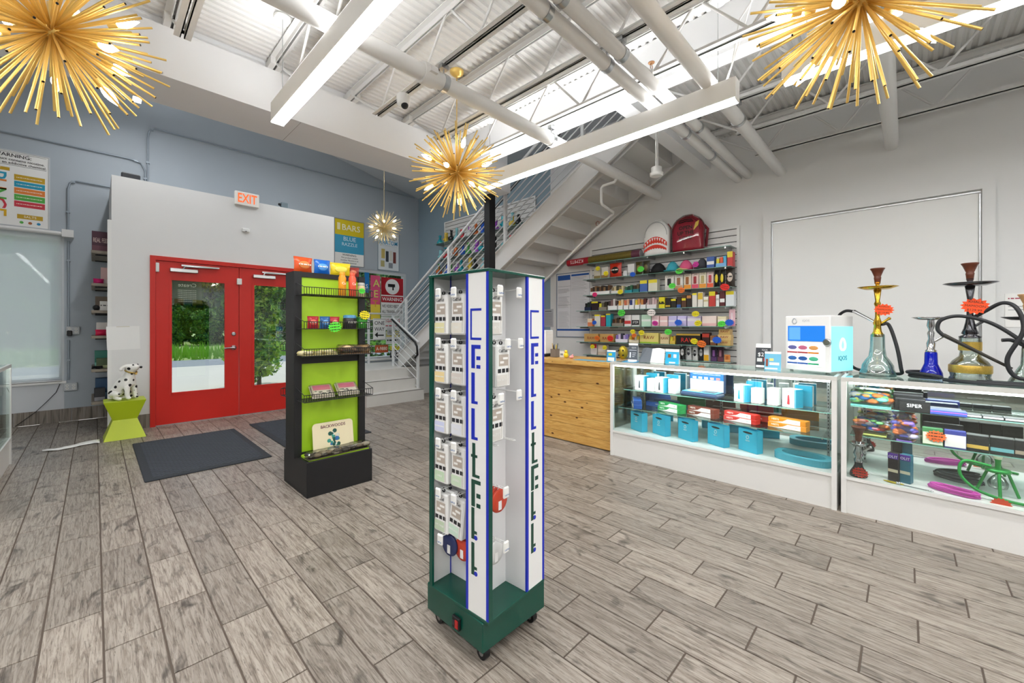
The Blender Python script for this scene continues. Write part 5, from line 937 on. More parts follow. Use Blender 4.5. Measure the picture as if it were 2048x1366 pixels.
# ================================================================ HOOKAHS
BRN = M('5a2c1a', .3, var=.2, scale=30); HOSE = M('222326', .5); BRASS = M('c9a23a', .18, 1); NICK = M('c4c4c6', .14, 1); DKN = M('5a5a5e', .18, 1); CLR = thin_glass('bottle_glass', 'dfe8e4', .16)
def coil(pts, n=10):
    out = []; P = [Vector(p) for p in pts]; P = [P[0]*2-P[1]]+P+[P[-1]*2-P[-2]]
    for i in range(1, len(P)-2):
        for k in range(n): s = k/n; a, b_, c, d = P[i-1:i+3]; out.append(.5*((2*b_)+(c-a)*s+(2*a-5*b_+4*c-d)*s*s+(3*b_-a-3*c+d)*s**3))
    return out+[P[-2]]
def hookah(label, loc, H, base, stem, parts, tray, hosepts=None, gm=CLR, hr=.011, htip=None, tagc=None, bowl=BRN, cat='hookah'):
    t = thing('hookah', label, cat, loc, 0, 'hookahs'); mb = MB(); mb.lathe(base, gm, 28); part('glass_base', mb, t); mb = MB(); mb.lathe(stem, parts, 20); st_ = part('stem', mb, t)
    z, r = tray
    if r: mb = MB(); mb.lathe([(.012,z-.008),(r*.6,z-.006),(r,z+.012),(r-.004,z+.014),(r*.6,z-.002),(.012,z-.002)], parts, 28); part('ash_tray', mb, t)
    if bowl: mb = MB(); zz = stem[-1][1]; mb.lathe([(.016,zz-.01),(.019,zz+.02),(.021,zz+.035),(.018,zz+.04),(.034,zz+.085),(.042,zz+.098),(.040,zz+.102),(.028,zz+.09)], bowl, 20); part('clay_bowl', mb, t)
    if hosepts:
        c = coil(hosepts); mb = MB(); mb.tube(c, hr, HOSE, 10); hs_ = part('hose', mb, t)
        if htip: mb = MB(); a, b_, m_ = htip; mb.cyl(a, b_, .013, m_, 10, r2=.008); part('mouthpiece', mb, hs_)
    zs_ = base[-1][1]; mb = MB(); mb.cyl((0,0,zs_+.06), (.0,-.06,zs_+.11), .008, parts, 8); mb.ball((0,-.062,zs_+.112), .011, parts, 8, 6); part('purge_valve', mb, st_)
    if tagc: pass
    return t
def hk(px, X): return onX(px, 700, X).y
ZH = .9485
# gold one
y1 = hk(1755, 3.96)
hookah('tall gold hookah with clear glass base', (3.96,y1,ZH), .77, [(.10,0),(.104,.008),(.098,.03),(.09,.05),(.088,.075),(.07,.11),(.05,.14),(.042,.2),(.04,.29),(.038,.30)], [(.03,.28),(.034,.30),(.024,.32),(.02,.36),(.026,.38),(.014,.42),(.014,.5),(.02,.52),(.013,.54),(.022,.62),(.012,.632),(.012,.66),(.018,.675)], BRASS, (.63,.115),
       [(0,-.022,.37),(.02,-.06,.365),(0,-.10,.22),(-.01,-.122,.07),(.05,-.12,.018),(.12,-.03,.016),(.13,.07,.016),(.175,.16,.05),(.215,.24,.2),(.205,.245,.41),(.17,.20,.475),(.11,.13,.47)], htip=((.12,.14,.473), (.012,.018,.39), NICK))
star('orange star price card on the gold hookah', (3.93,y1-.035,ZH+.475), -PI/2, 'f0501e', .05, 'KHALIL/MAMOON/$119.99', tilt=.1)
y2 = hk(1862, 4.0); BG = M('0a1fd0', .08, trans=.55, spec=.8)
hookah('short silver hookah with cobalt blue glass base', (4.0,y2,ZH), .43, [(.058,0),(.06,.01),(.057,.04),(.045,.07),(.034,.10),(.032,.17),(.03,.18)], [(.028,.18),(.03,.19),(.02,.20),(.024,.24),(.014,.27),(.02,.31),(.012,.33),(.022,.36),(.018,.40),(.02,.41)], NICK, (.405,.098),
       [(.08,-.04,.013),(.092,.03,.013),(.05,.09,.013),(-.04,.10,.013),(-.095,.04,.013),(-.1,-.03,.014),(-.118,-.035,.024),(-.115,.04,.036),(-.05,.11,.036),(.05,.105,.036),(.105,.03,.036)], gm=BG, bowl=None)
y3 = hk(1940, 3.97)
t = hookah('tall dark silver hookah with gold mesh glass base', (3.97,y3,ZH), .76, [(.092,0),(.098,.015),(.09,.03),(.094,.05),(.096,.10),(.088,.115),(.08,.13),(.05,.16),(.046,.19),(.05,.2),(.052,.26),(.05,.28)], [(.05,.28),(.052,.29),(.03,.3),(.04,.31),(.03,.34),(.022,.38),(.016,.42),(.016,.5),(.013,.53),(.024,.62),(.014,.63),(.014,.65),(.018,.665)], DKN, (.625,.125),
       [(.0,-.012,.41),(-.02,-.06,.45),(-.06,-.13,.50),(-.115,-.18,.46),(-.138,-.2,.33),(-.135,-.14,.16),(-.135,-.17,.055),(-.138,-.25,.06),(-.138,-.24,.2),(-.112,-.1,.36),(-.11,.04,.42),(-.11,.13,.40),(-.11,.15,.34),(-.11,.12,.29)], htip=((-.11,.125,.30), (-.115,-.16,.10), M('2a2620', .4)))
mb = MB(); GM = M('c8a850', .35, .7, var=.3, scale=160); mb.lathe([(.0965,.055),(.0985,.06),(.0985,.10),(.0965,.105)], GM, 28); mb.lathe([(.0535,.2),(.0535,.255)], GM, 28); part('gold_mesh_band', mb, t)
star('orange star price card on the dark silver hookah', (3.94,y3-.02,ZH+.485), -PI/2, 'f0501e', .06, 'KHALIL/MAMOON/$129.99', tilt=.15)
y4 = hk(2056, 3.97); hookah('black tray hookah with tan bowl at the counter end', (3.97,y4,ZH), .5, [(.08,0),(.082,.01),(.06,.06),(.03,.12),(.026,.2),(.026,.22)], [(.024,.22),(.026,.24),(.014,.28),(.012,.36),(.016,.40),(.014,.45)], M('202022', .3), (.40,.11), [(-.03,.02,.24),(-.06,.07,.27),(-.07,.11,.27)], bowl=M('c89a6a', .5))
mb = MB(); mb.tube(coil([(.04,.2,.013),(-.03,.1,.013),(-.06,-.04,.013),(-.03,-.17,.013),(.025,-.17,.014),(.035,-.05,.014),(.02,.06,.014)]), .012, HOSE, 8); solo('hookah_hose', mb, 'coiled black hose lying before the counter end hookah', 'hose', (3.77, y4+.16, ZH))
sheet('wall_notice', 'white notice sheet on the wall behind the last hookah', 'sheet', XW, hk(2040,XW)+.0, 1.3, .16, .28, [('t','~',.5,.85,.06,'a02a4a',.8),('r',.1,.9,.6,.62,'9a9aa0'),('r',.1,.8,.5,.52,'9a9aa0')], rz=-PI/2)
# ================================================================ SHOWCASE TWO CONTENTS
def c2(px, X): return .332-onX(px, 800, X).y
BAGC = ('7ad8d0','4aa8d8','e0e080','f0a0a0','8ad88a','d8d8e8','3a78c8','e8884a')
for i, (px, X, z, w, hh, cs) in enumerate(((1742,3.97,.7255,.22,.12,BAGC),(1744,3.97,.5205,.16,.13,BAGC[2:]+('c83a3a','3a58b8')),(1808,3.91,.5205,.075,.17,('8a6ac8','d8c8e8','e07a4a','5a58a8')))):
    brick('glass_pipe_bag', ('aqua glass pieces bagged on the upper shelf','multicoloured glass pieces bagged on the lower shelf','purple glass pieces in an upright bag')[i], 'bag', w, .14, hh, cs, C2(c2(px,X), X-3.66, z), -PI/2, 60, 20+i)
carton('black_box', 'black SIPER box at the shelf front', 'box', .15, .04, .075, '1a1a1c', C2(c2(1829,3.87), .215, .7255), -PI/2-.05, 'SIPER', 'f4f4f4', th=.3)
for k in range(2): carton('black_box', 'flat black box %s behind the SIPER box' % ('first','second')[k], 'box', .15, .04, .09+.025*k, '1c1c1e', C2(c2(1820-4*k,3.94), .27+.055*k, .7255), -PI/2, '', band='4a4a4e', by=(.8,.9))
carton('flat_box', 'blue and pink flat box on the upper shelf', 'box', .19, .09, .03, '3a4fb0', C2(c2(1890,3.90), .24, .7255), -PI/2, '', band='d05a8a', by=(.5,.7)); carton('flat_box', 'navy flat box on the upper shelf', 'box', .2, .08, .025, '2a3560', C2(c2(1880,3.98), .36, .7255), -PI/2)
for k, px in enumerate((1942, 1985, 2030)): carton('slim_box', 'slim grey framed box %s from the shelf middle' % ('first','second','third')[k], 'box', .085, .07, .022, '3a3c40', C2(c2(px,3.90), .24, .7255), -PI/2, '', band='d8d8d8', by=(.2,.8))
for k, (px, c, b_, s) in enumerate(((1865,'3f7a4a','e8e4d0','green'),(1910,'3a3f8a','e8dcdc','violet'))): carton('vape_box', '%s swirl printed vape box on the lower shelf' % s, 'box', .095, .04, .115, c, C2(c2(px,3.86), .20, .5205), -PI/2, '', band=b_, by=(.05,.75))
for k, px in enumerate((1868, 1905)): carton('black_box', 'upright dark box behind the %s vape box' % ('green','violet')[k], 'box', .1, .03, .13, '26282c', C2(c2(px,3.98), .33, .5205), -PI/2, '', band='4a4e54', by=(.6,.8))
for k, px in enumerate((1955, 2004, 2054)): carton('charcoal_box', 'black charcoal cube box %s along the lower shelf' % ('first','second','third')[k], 'box', .095, .08, .10, '1e1e20', C2(c2(px,3.89), .23, .5205), -PI/2-.1, '', band=('c8a04a','6aa0a8','9a8a7a')[k], by=(.15,.4))
star('orange star price card on the lower shelf', (3.836, onX(1872,857,3.836).y, .585), -PI/2, 'f0642a', .045, '~/~/$59.99')
for k, (px, c, s) in enumerate(((1789,'3a2a5a','purple topped'),(1813,'2f7f9a','teal'))):
    t = carton('vape_carton', '%s tall OLIT vape carton on the deck' % s, 'box', .055, .05, .19, ('241a1e','2a6a80')[k], C2(c2(px,3.80), .14, .2555), -PI/2-.3, 'OLIT', 'f0ecf4', band=('d8c8b0','e0d8c0')[k], by=(.3,.42), th=.09, tz=.86); mb = MB(); mb.box(-.027, .027, -.0262, -.024, .15, .188, M('5a2a9a', .4)); part('purple_top', mb, t)
ym = onX(1717, 850, 3.735).y
hookah('small dark hookah with brown bowl inside the showcase', (3.735,ym,.2555), .36, [(.048,0),(.05,.01),(.046,.03),(.03,.06),(.022,.08),(.022,.10)], [(.024,.10),(.026,.115),(.018,.13),(.03,.16),(.02,.19),(.016,.22),(.02,.245)], NICK, (.22,.055), gm=M('1c1c1e', .15), bowl=BRN)
star('red star price card on the small hookah', (3.683,ym-.012,.295), -PI/2, 'e8341e', .042, '~/~/~')
for i, (px, py, c, s) in enumerate(((1905,985,'d04ab0','pink'),(1918,962,'4a4a4e','charcoal'))):
    q = onZ(px, py, .2555); q.x = max(q.x, 3.73+.09*i); q.y = onX(px, py, q.x).y; mb = MB(); r = random.Random(i)
    for k in range(5): mb.tube(coil([(.11*math.cos(a)+r.uniform(-.01,.01), .045*math.sin(a)+r.uniform(-.006,.006), .008+.005*k) for a in [2*PI*j/8+.2*k for j in range(9)]], 5), .006, M(c, .4), 6)
    solo('hose_bundle', mb, '%s hose coiled in a bag on the showcase deck' % s, 'hose', (q.x, q.y, .2555), -PI/2-.35)
q = onZ(1787, 964, .2555); mb = MB(); mb.ball((0,0,.007), .5, M('c8b01e', .4), 14, 6, (.11,.018,.013)); mb.ball((0,0,.012), .5, BLACK, 12, 5, (.07,.006,.006)); solo('pocket_knife', mb, 'yellow pocket knife lying on the showcase deck', 'knife', (3.72, onX(1787,960,3.72).y, .2555), -PI/2-.2)
mb = MB(); mb.box(-.08, .04, -.007, -.003, 0, .004, NICK); mb.box(-.08, .04, .003, .007, 0, .004, NICK); mb.cyl((-.08,0,.009), (-.10,0,.009), .009, NICK, 8); mb.ball((.055,0,.004), .01, NICK, 8, 5, (2,.8,.4)); solo('charcoal_tongs', mb, 'silver charcoal tongs lying on the showcase deck', 'tongs', (3.705, onX(1835,975,3.705).y, .2555), -PI/2-.1)
t = thing('tripod_hookah', 'green framed tripod hookah with looping green hose on the deck', 'hookah', (3.86, onX(1996,930,3.86).y, .2555), -PI/2); GH = M('1f8a3a', .3, .3); mb = MB()
for a in (0.5, 2.6, 4.7): mb = MB(); mb.cyl((.10*math.cos(a),.10*math.sin(a),.006), (.045*math.cos(a),.045*math.sin(a),.16), .008, GH, 8); part('leg', mb, t)
mb = MB(); mb.lathe([(.05,.155),(.055,.16),(.055,.17),(.05,.175)], GH, 20); part('ring', mb, t); mb = MB(); mb.lathe([(.01,.05),(.04,.06),(.045,.09),(.03,.12),(.012,.14)], CLR, 18); part('glass_bowl', mb, t)
mb = MB(); mb.lathe([(.012,.14),(.013,.22),(.016,.235)], GH, 12); part('stem', mb, t); mb = MB(); mb.lathe([(.016,.235),(.018,.243),(.02,.25)], M('e0d8c0', .4), 12); part('bowl', mb, t)
mb = MB(); mb.tube(coil([(-.03,-.02,.19),(-.14,-.03,.2),(-.16,-.05,.12),(-.10,-.08,.05),(0,-.1,.02),(.1,-.1,.012),(.16,-.07,.012)]), .009, GH, 8); part('hose', mb, t)
q = onX(2003, 1008, 3.70); star('red star price card lying on the deck', (3.715, q.y, .259), -PI/2, 'e8481e', .04)
o = bpy.data.objects[-1] if False else None
# ================================================================ SLATWALL BEHIND THE COUNTER
SY0, SY1 = 1.45, 3.47
slat_panel('slatwall', 'white slatwall crowded with smoking goods behind the counter', SY0, SY1, .646, 2.475)
SHZ = [2.24, 2.004, 1.77, 1.542, 1.308, 1.08, .89]; SNM = ['backpack', 'second', 'third', 'fourth', 'fifth', 'sixth', 'lowest']
for i, z in enumerate(SHZ): glass_shelf('%s glass shelf down the goods slatwall' % SNM[i], SY0+.0, SY1+(.12 if i in (3,4,5) else 0), z, .23, 'glass shelves on the goods slatwall')
def zy(zx, X): return onX(1060+.2489*zx, 600, X).y
KM = .00166
def good(s, x0, x1, hpx, desc, kind='box', col='e8e6e0', band=None, text='', tc='1c1c1e', X=5.20, d=.09, **k):
    ya, yb = zy(x0, X), zy(x1, X); w = abs(ya-yb)*.95; loc = (X, (ya+yb)/2, SHZ[s]+.0006); hh = hpx*KM; lb = '%s on the %s slatwall shelf' % (desc, SNM[s]); G = None
    if kind == 'box': return carton('goods_box', lb, 'box', w, d, hh, col, loc, -PI/2, text, tc, band, **k)
    if kind == 'bag': return pillow('goods_pouch', lb, w, hh, d*.6, col, band, text, loc, -PI/2, 'pouch', tc)
    if kind == 'disp':        # stepped counter display: white tray with small goods standing in it
        t = thing('counter_display', lb, 'display box', loc, -PI/2); mb = MB(); b0 = hh*.38; mb.box(-w/2, w/2, -d/2, -d/2+.003, 0, b0, M(col, .4)); mb.box(-w/2, w/2, d/2-.003, d/2, 0, hh*.8, M(col, .4)); mb.box(-w/2, w/2, -d/2, d/2, 0, .003, M(col, .4))
        for sx_ in (-w/2, w/2-.003): mb.add([(sx_+q,y,z) for q in (0,.003) for y,z in ((-d/2,0),(d/2,0),(d/2,hh*.8),(-d/2,b0))], [(3,2,1,0),(4,5,6,7),(0,1,5,4),(1,2,6,5),(2,3,7,6),(3,0,4,7)], M(col, .4))
        part('display_tray', mb, t); cs = band; n = max(2, int(w/.034))
        for i in range(n):
            u = -w/2+w*(i+.5)/n; c = cs[i % len(cs)]; mb = MB(); q = w/n*.42
            mb.bbox(u-q, u+q, -d/2+.012, d/2-.02, .004, hh*(.82+.18*((i*7)%3)/2), .002, M(c, .4)); part('packet', mb, t)
        if text: txt(t, text, b0*.5, M(tc, .4), 0, -d/2-.001, b0*.5, w*.8)
        return t
    if kind == 'pack':        # hang-tab blister pack
        t = thing('blister_pack', lb, 'pack', loc, -PI/2); mb = MB(); mb.bbox(-w/2, w/2, -.01, .01, 0, hh, .003, M(col, .35)); part('card', mb, t); mb = MB(); mb.box(-w/2+.003, w/2-.003, -.0107, -.009, 0.002, hh*.3, M(band or col, .4)); mb.bbox(-w*.2, w*.2, -.022, -.0095, hh*.34, hh*.8, .004, M(k.get('c2', '3a3a3e'), .3)); part('contents', mb, t)
        if text: txt(t, text, hh*.1, M(tc, .4), 0, -.0114, hh*.9, w*.8)
        return t
    if kind == 'cap':
        t = thing('cap_hat', lb, 'cap', loc, -PI/2-.3); mb = MB(); mb.ball((0,0,0), 1, M(col, .8), 16, 8, (w*.5,.09,hh)); mb.v = [(x,y,max(z,0)) for x,y,z in mb.v]; part('crown', mb, t); mb = MB(); mb.ball((w*.1,-.09,.012), 1, M(band or col, .8), 14, 6, (w*.42,.075,.01)); part('brim', mb, t); return t
# second shelf
good(1,525,580,95,'clear yellow-tagged jar box','box','c9c4b4','8a7a4a'); good(1,585,640,100,'tall clear tin box','box','d6d4cc','a88a5a'); good(1,640,740,122,'red and black gummy pouch','bag','c8341e','1c1a1a','~','f8e8d8')
good(1,760,790,50,'small white gadget box','box','e4e4e2'); good(1,795,850,100,'white handheld gadget','box','e2e2e0','b8b8b8'); good(1,850,905,110,'black gold foil pack','bag','4a4220','8a7a3a'); good(1,908,965,110,'black smoke pack','bag','3a3626','6a6038')
good(1,965,1100,85,'black bucket cap','cap','17171a'); good(1,1100,1195,85,'teal knit cap','cap','3fa8b8'); good(1,1200,1310,85,'pink cap','cap','e0608a','e8c89a'); good(1,1315,1350,60,'magenta pouch','bag','c0309a',None); good(1,1352,1420,85,'charcoal knit cap','cap','4a4a50')
good(1,1428,1492,85,'blue and white novelty box','box','3a5fa8','f0f0f0',by=(.3,.6)); good(1,1500,1590,80,'rainbow fan shaped box','disp','7fb8e8',('e8d83a','e85a3a','58b8e0','e88ab0')); good(1,1592,1640,105,'yellow top red candy box','box','c83a3a','f0d83a',by=(.6,1))
# third shelf
good(2,495,660,80,'white tray of brown pipes','disp','f0f0ee',('6a4a30','3a2c22','8a6a48','2a2422'),d=.12); good(2,665,768,70,'pale tray of small pipes','disp','e9e8e4',('8a7a5a','c8b890','4a4a3a'),d=.12); good(2,772,835,65,'teal lighter tray','disp','2a98a8',('3a6a4a','2a4a3a'),d=.1); good(2,838,890,75,'dark lighter tray','disp','2c7a80',('3a3020','5a4a30'),d=.1); good(2,893,955,95,'blue and yellow tip box','box','4a6ab0','e8d83a',by=(.7,1)); good(2,960,1035,95,'white and yellow tip box','box','e0dcc8','e8d83a',by=(.7,1))
for i,(a,b_,c,bd,c2,n_) in enumerate(((1085,1160,'e9e6e0','d8d4cc','2a2a2e','white and black CAMO'),(1163,1232,'e9e6e0','c8a080','a87a5a','white and tan CAMO'),(1236,1298,'e8dcc8','f09a2a','a86a3a','orange CAMO'),(1300,1358,'e8d0c8','e0506a','a03038','crimson CAMO'),(1360,1420,'e8e0c8','f0a03a','c0b078','cream and yellow CAMO'),(1422,1478,'e8d0cc','f0603a','c04048','coral CAMO'))): good(2,a,b_,118,n_+' pack','pack',c,bd,'CAMO','5a4a3a',c2=c2)
good(2,1482,1525,125,'black yellow-footed snack bag','bag','1c1c1c','e8d02a','',d=.1); good(2,1527,1568,125,'black bag with gold print','bag','2a2820','e0c82a','',d=.1); good(2,1572,1650,130,'dark brown foil pouch','bag','38302a','d8c8b8','~','2a2220',d=.1)
# fourth shelf
mb = MB(); good(3,447,503,85,'navy cup of black wraps','disp','1c2a4a',('1a1a1c','24342a','2a2a2e'),d=.07); good(3,505,560,80,'black yellow-lidded wrap box','box','2a1c24','e8d82a',by=(.8,1)); good(3,562,630,75,'grey yellow-lidded wrap display','disp','8a8274',('e0d83a','6a6250','3a3428'))
for i,(a,b_,cs,n_) in enumerate(((636,715,('4a3a38','8a6a68','d8d0cc'),'brown and grey'),(718,760,('e0a85a','e8d0a8'),'amber'),(763,805,('c86a4a','e0b090'),'orange'),(808,850,('2a3a7a','d8d8e8'),'navy'),(853,893,('e0c83a','d89a5a'),'yellow'),(896,943,('c8864a','5a2a2a'),'copper'))): good(3,a,b_,95,n_+' cigarillo display','disp','f2f2f0',cs)
good(3,947,1030,90,'pinkish clear accessory display','disp','e6e2e2',('c8a8a8','9a8a8a','d8c0c0')); good(3,1045,1095,88,'bright yellow roll box','box','e8dc2a','2a2a2a','~','2a2a1c',by=(.35,.5)); good(3,1098,1140,80,'black gold cone box','box','24201c','c8a83a',by=(.1,.3)); good(3,1142,1185,70,'dark yellow-lidded cone box','box','2a261c','e8d82a',by=(.75,1))
good(3,1188,1225,85,'dark blue-footed cone box','box','3a2a1c','3a5fa8'); good(3,1228,1265,95,'copper-topped cone box','box','5a3a2a','e8d82a',by=(.55,.75)); good(3,1268,1308,95,'black copper cone box','box','2a2220','c8884a',by=(.7,.95)); good(3,1312,1352,105,'white yellow-topped wrap box','box','e6e2da','e8d82a',by=(.85,1)); good(3,1357,1400,110,'white gold-printed wrap box','box','eae6de','d8b83a',by=(.5,.95)); good(3,1403,1444,75,'small cream wrap box','box','e8e4d4','c8b88a',by=(.5,.7)); good(3,1446,1500,110,'red and yellow wrap box','box','c8403a','e8d82a',by=(.7,1)); good(3,1503,1530,85,'slim white wrap box','box','f0f0ee','c8c0b8',by=(.5,.7)); good(3,1533,1576,110,'maroon banded wrap box','box','5a2024','f0f0ee',by=(.25,.5)); good(3,1580,1650,105,'white blue-printed wrap box','box','dfe4e6','e8d82a',by=(.75,1))
# fifth shelf
good(4,475,515,70,'orange lighter box','box','e88a5a','f0d8b8',by=(.5,1)); good(4,530,575,105,'black and white yellow-lidded box','box','e4e2da','e8d82a',by=(.85,1)); good(4,580,618,95,'rose box with yellow lid','box','a83a4a','e8d82a',by=(.85,1)); good(4,622,660,110,'teal tall box','box','2aa8b8','e8d82a',by=(.88,1)); good(4,668,765,75,'brown wooden pipe display','disp','8a8478',('4a2a1c','6a4a30','3a2a20','8a6a4a'))
good(4,770,825,95,'white box with red script','box','e9e2e0','c83a3a',by=(.2,.5)); good(4,828,892,95,'black and white FTP box','box','e4e4e2','2a2a2c','FTP','f4f4f4',by=(.1,.55),tz=.32); good(4,905,985,95,'mint green card box','box','bfe0c8','e8f0e8',by=(.4,.6)); good(4,988,1048,85,'blush pink card box','box','f0cfd0','f8e8e8',by=(.4,.6)); good(4,1052,1118,80,'pale rose card box','box','ecc8c4','f8e8e4',by=(.4,.6)); good(4,1122,1190,80,'lavender card box','box','c8c0e8','e8e4f4',by=(.4,.6)); good(4,1194,1268,80,'light violet card box','box','cfc4ea','eae6f6',by=(.5,.7)); good(4,1272,1385,75,'wide lilac paper box','box','d8ccea','f0ecf4',by=(.5,.8)); good(4,1390,1510,75,'wide cream pink paper box','box','f0dcd4','e8b8b8',by=(.0,.3)); good(4,1515,1590,70,'pale straw paper box','box','e8dcb8','f4ecd8',by=(.4,.7)); good(4,1600,1650,120,'pink stacked pack','pack','ecc0c8','e090a0','',c2='f0d8dc')
# sixth shelf
RB = 'c8a060'
good(5,450,568,72,'brown RAW cone box at the shelf end','box',RB,None,'RAW','8a2018',th=.34,tz=.45,d=.12); good(5,575,690,72,'brown RAW cone box second in the row','box',RB,None,'RAW','8a2018',th=.34,tz=.45,d=.12); good(5,695,800,78,'white and purple vial display','disp','e9e6ee',('8a78c0','d8c8e8','3a3a4a','b8a8d8')); good(5,805,890,70,'mixed paper booklet display','disp','e0d4b8',('d8b83a','b86a2a','e0d8b8'))
good(5,895,1050,85,'wide yellow RAW paper box','box','e0cf7a','9ac03a','RAW','8a2018',th=.32,by=(0,.15),d=.12); good(5,1055,1130,78,'pale RAW booklet stack','box','e0cfa0','d8c48a','RAW','8a2018',th=.26,by=(.45,.5)); good(5,1133,1180,70,'yellow paper booklet display','disp','d8b84a',('e8d83a','c89a3a')); good(5,1185,1388,82,'long black RAW cone box','box','1c1816','c8a23a','RAW','c8302a',th=.4,tz=.4,by=(.82,.98),d=.12); good(5,1392,1452,92,'dark red tip box','box','3a1c1a','b83a2a',by=(.6,.9)); good(5,1456,1510,70,'striped tip booklet box','box','8a5a34','e0c890',by=(.3,.5))
t = good(5,1515,1625,39,'lowest RAW box of the stack of three','box','d0ae6a',None,'RAW','8a2018',th=.4,d=.11)
for k, n_ in enumerate(('middle', 'top')): q = 39*KM*(k+1)+.0006*(k+1); o = carton('goods_box', '%s RAW box of the stack of three on the sixth slatwall shelf' % n_, 'box', .145-.02*k,   .10, 39*KM, ('d8b878','c8a462')[k], (5.2, zy(1572, 5.2), SHZ[5]+q), -PI/2, 'RAW', '8a2018', th=.4)
# lowest shelf
good(6,500,550,95,'white and crimson game box','box','e8e0dc','c8303a','',by=(.6,1)); good(6,556,622,90,'beige game box','box','d8c4b0','e8dcd0',by=(.3,.6))
for k in range(4): good(6,1205+50*k,1250+50*k,(105,115,100,110)[k],'%s CONES pouch' % ('black','silver and white','white and black','charcoal')[k],'bag',('1c1c1e','c8c8c8','e0e0de','2e2e32')[k],('e8e8e8','3a3a3e','2a2a2c','d0d0d0')[k],'CONES',('1c1c1e','f0f0f0','f4f4f4','1c1c1e')[k],d=.07)
good(6,1405,1448,110,'white and yellow bottle box','box','e4e4e0','e0a81e',by=(0,.4)); good(6,1455,1505,100,'dark violet wrap pack','pack','2a1c34','5a3a6a','',c2='8a5a9a'); good(6,1508,1558,100,'dark plum wrap pack','pack','3a1c2c','6a3a4a','',c2='9a6a7a'); good(6,1562,1610,50,'orange wrap pack','pack','d88a4a','e8a868','',c2='b86a34')
# price stars on the shelf fronts
ST = [(545,550,'yellow',24),(610,590,'yellow',26),(825,598,'blue',26),(890,555,'green',30),(1200,570,'green',30),(1330,520,'magenta',24),(1142,690,'green',28),(1215,725,'orange',28),(1565,700,'red',32),(520,760,'pink',26),(725,738,'yellow',26),(517,985,'blue',24),(735,908,'green',36),(975,905,'white',36),(1005,990,'magenta',26),(1192,985,'blue',30),(1330,915,'yellow',28),(1350,990,'yellow',28),(1540,995,'green',28),(1602,985,'blue',30),(540,1110,'orange',28),(645,1112,'red',32),(826,1058,'yellow',24),(895,1066,'yellow',26),(836,1088,'orange',22),(1110,1060,'green',30),(1320,1135,'yellow',28),(1378,1156,'orange',34),(1502,1125,'blue',32),(502,1178,'yellow',24),(600,1186,'yellow',24)]
SC = dict(yellow='f0e01e', blue='1a5ac8', green='5ae04a', magenta='d0309a', orange='f0782a', red='e8281e', pink='f0287a', white='f4ece8')
for i, (x, y, c, r_) in enumerate(ST):
    px, py = 1060+.2489*x, 400+.2489*y; q = onX(px, py, 5.082); dz = [abs(q.z-z) for z in SHZ]; s = dz.index(min(dz))
    star('%s star price tag on the %s slatwall shelf edge' % (c, SNM[s]), q, -PI/2, SC[c], r_*KM*.95, '~/~' if c != 'blue' else '', tilt=.2*math.sin(i))
# big tube and two backpacks on the top shelf
t = thing('novelty_tube', 'giant red and gold glitter cone tube lying on the top slatwall shelf', 'tube', (5.2, 2.60, 2.3015)); mb = MB(); RD = M('b0182a', .35)
mb.cyl((0,.82,0), (0,1.22,.0), .058, RD, 24, r2=.05); part('red_end', mb, t); mb = MB(); mb.cyl((0,.12,0), (0,.82,0), .0605, M('8a7a3e', .35, .6, var=.5, scale=90), 24, r2=.058); part('glitter_body', mb, t); mb = MB(); mb.cyl((0,0,0), (0,.12,0), .0605, M('6a3a4a', .4), 24); mb.cyl((0,-.004,0), (0,0,0), .05, M('c8c8cc', .3, .4), 24); part('end_cap', mb, t)
txt(t, 'KZMITS', .05, M('f4ecec', .4), -.059, 1.02, 0, .3, rz=-PI/2, roll=PI)
PB = []
def backpack(name, label, y, w, hh, col, loc_x=5.19):
    t = thing(name, label, 'backpack', (loc_x, y, 2.2406), -PI/2); m = M(col, .6, var=.05, scale=12); mb = MB(); nn, kk = 20, 10; P = []
    for j in range(kk+1):
        v = j/kk; zz = v*hh; wx = w/2*(1-.04*(1-v)) if v < .55 else w/2*math.sqrt(max(.02, 1-((v-.55)/.47)**2.2)); dy = .075*(1 if v < .6 else math.sqrt(max(.05, 1-((v-.6)/.42)**2)))
        for i in range(nn): a = 2*PI*i/nn; c_, s_ = math.cos(a), math.sin(a); P.append((wx*math.copysign(abs(c_)**.55, c_), dy*math.copysign(abs(s_)**.55, s_), zz))
    mb.add(P, [(j*nn+i, j*nn+(i+1)%nn, (j+1)*nn+(i+1)%nn, (j+1)*nn+i) for j in range(kk) for i in range(nn)]+[tuple(range(nn-1,-1,-1)), tuple(kk*nn+i for i in range(nn))], m, True); PB.append(mb); part('pack_body', mb, t)
    mb = MB(); mb.tube([(w*.43*math.cos(a)*(1 if a < PI else 1), -.06, hh*.55+hh*.40*math.sin(a)) for a in [PI*k/14 for k in range(15)]], .004, M('a8a8a8' if col[0] in 'ef' else '5a0a14', .5), 6); part('zip_piping', mb, t)
    mb = MB(); mb.tube([(-.05,.03,hh*.96),(-.04,.03,hh*1.05),(.04,.03,hh*1.05),(.05,.03,hh*.96)], .007, m, 8); part('top_handle', mb, t); mb = MB(); mb.tube([(w*.3,.07,hh*.9),(w*.56,.07,hh*.6),(w*.5,.075,hh*.12)], .016, M('b86a6a' if col[0] in 'ef' else '7a1424', .6), 8); part('shoulder_strap', mb, t); return t
yw = onX(1315, 470, 5.19).y; t = backpack('shark_backpack', 'white backpack with red toothed mouth print on the top slatwall shelf', yw, .35, .455, 'f0f0ee'); RDP = M('d8341e', .5)
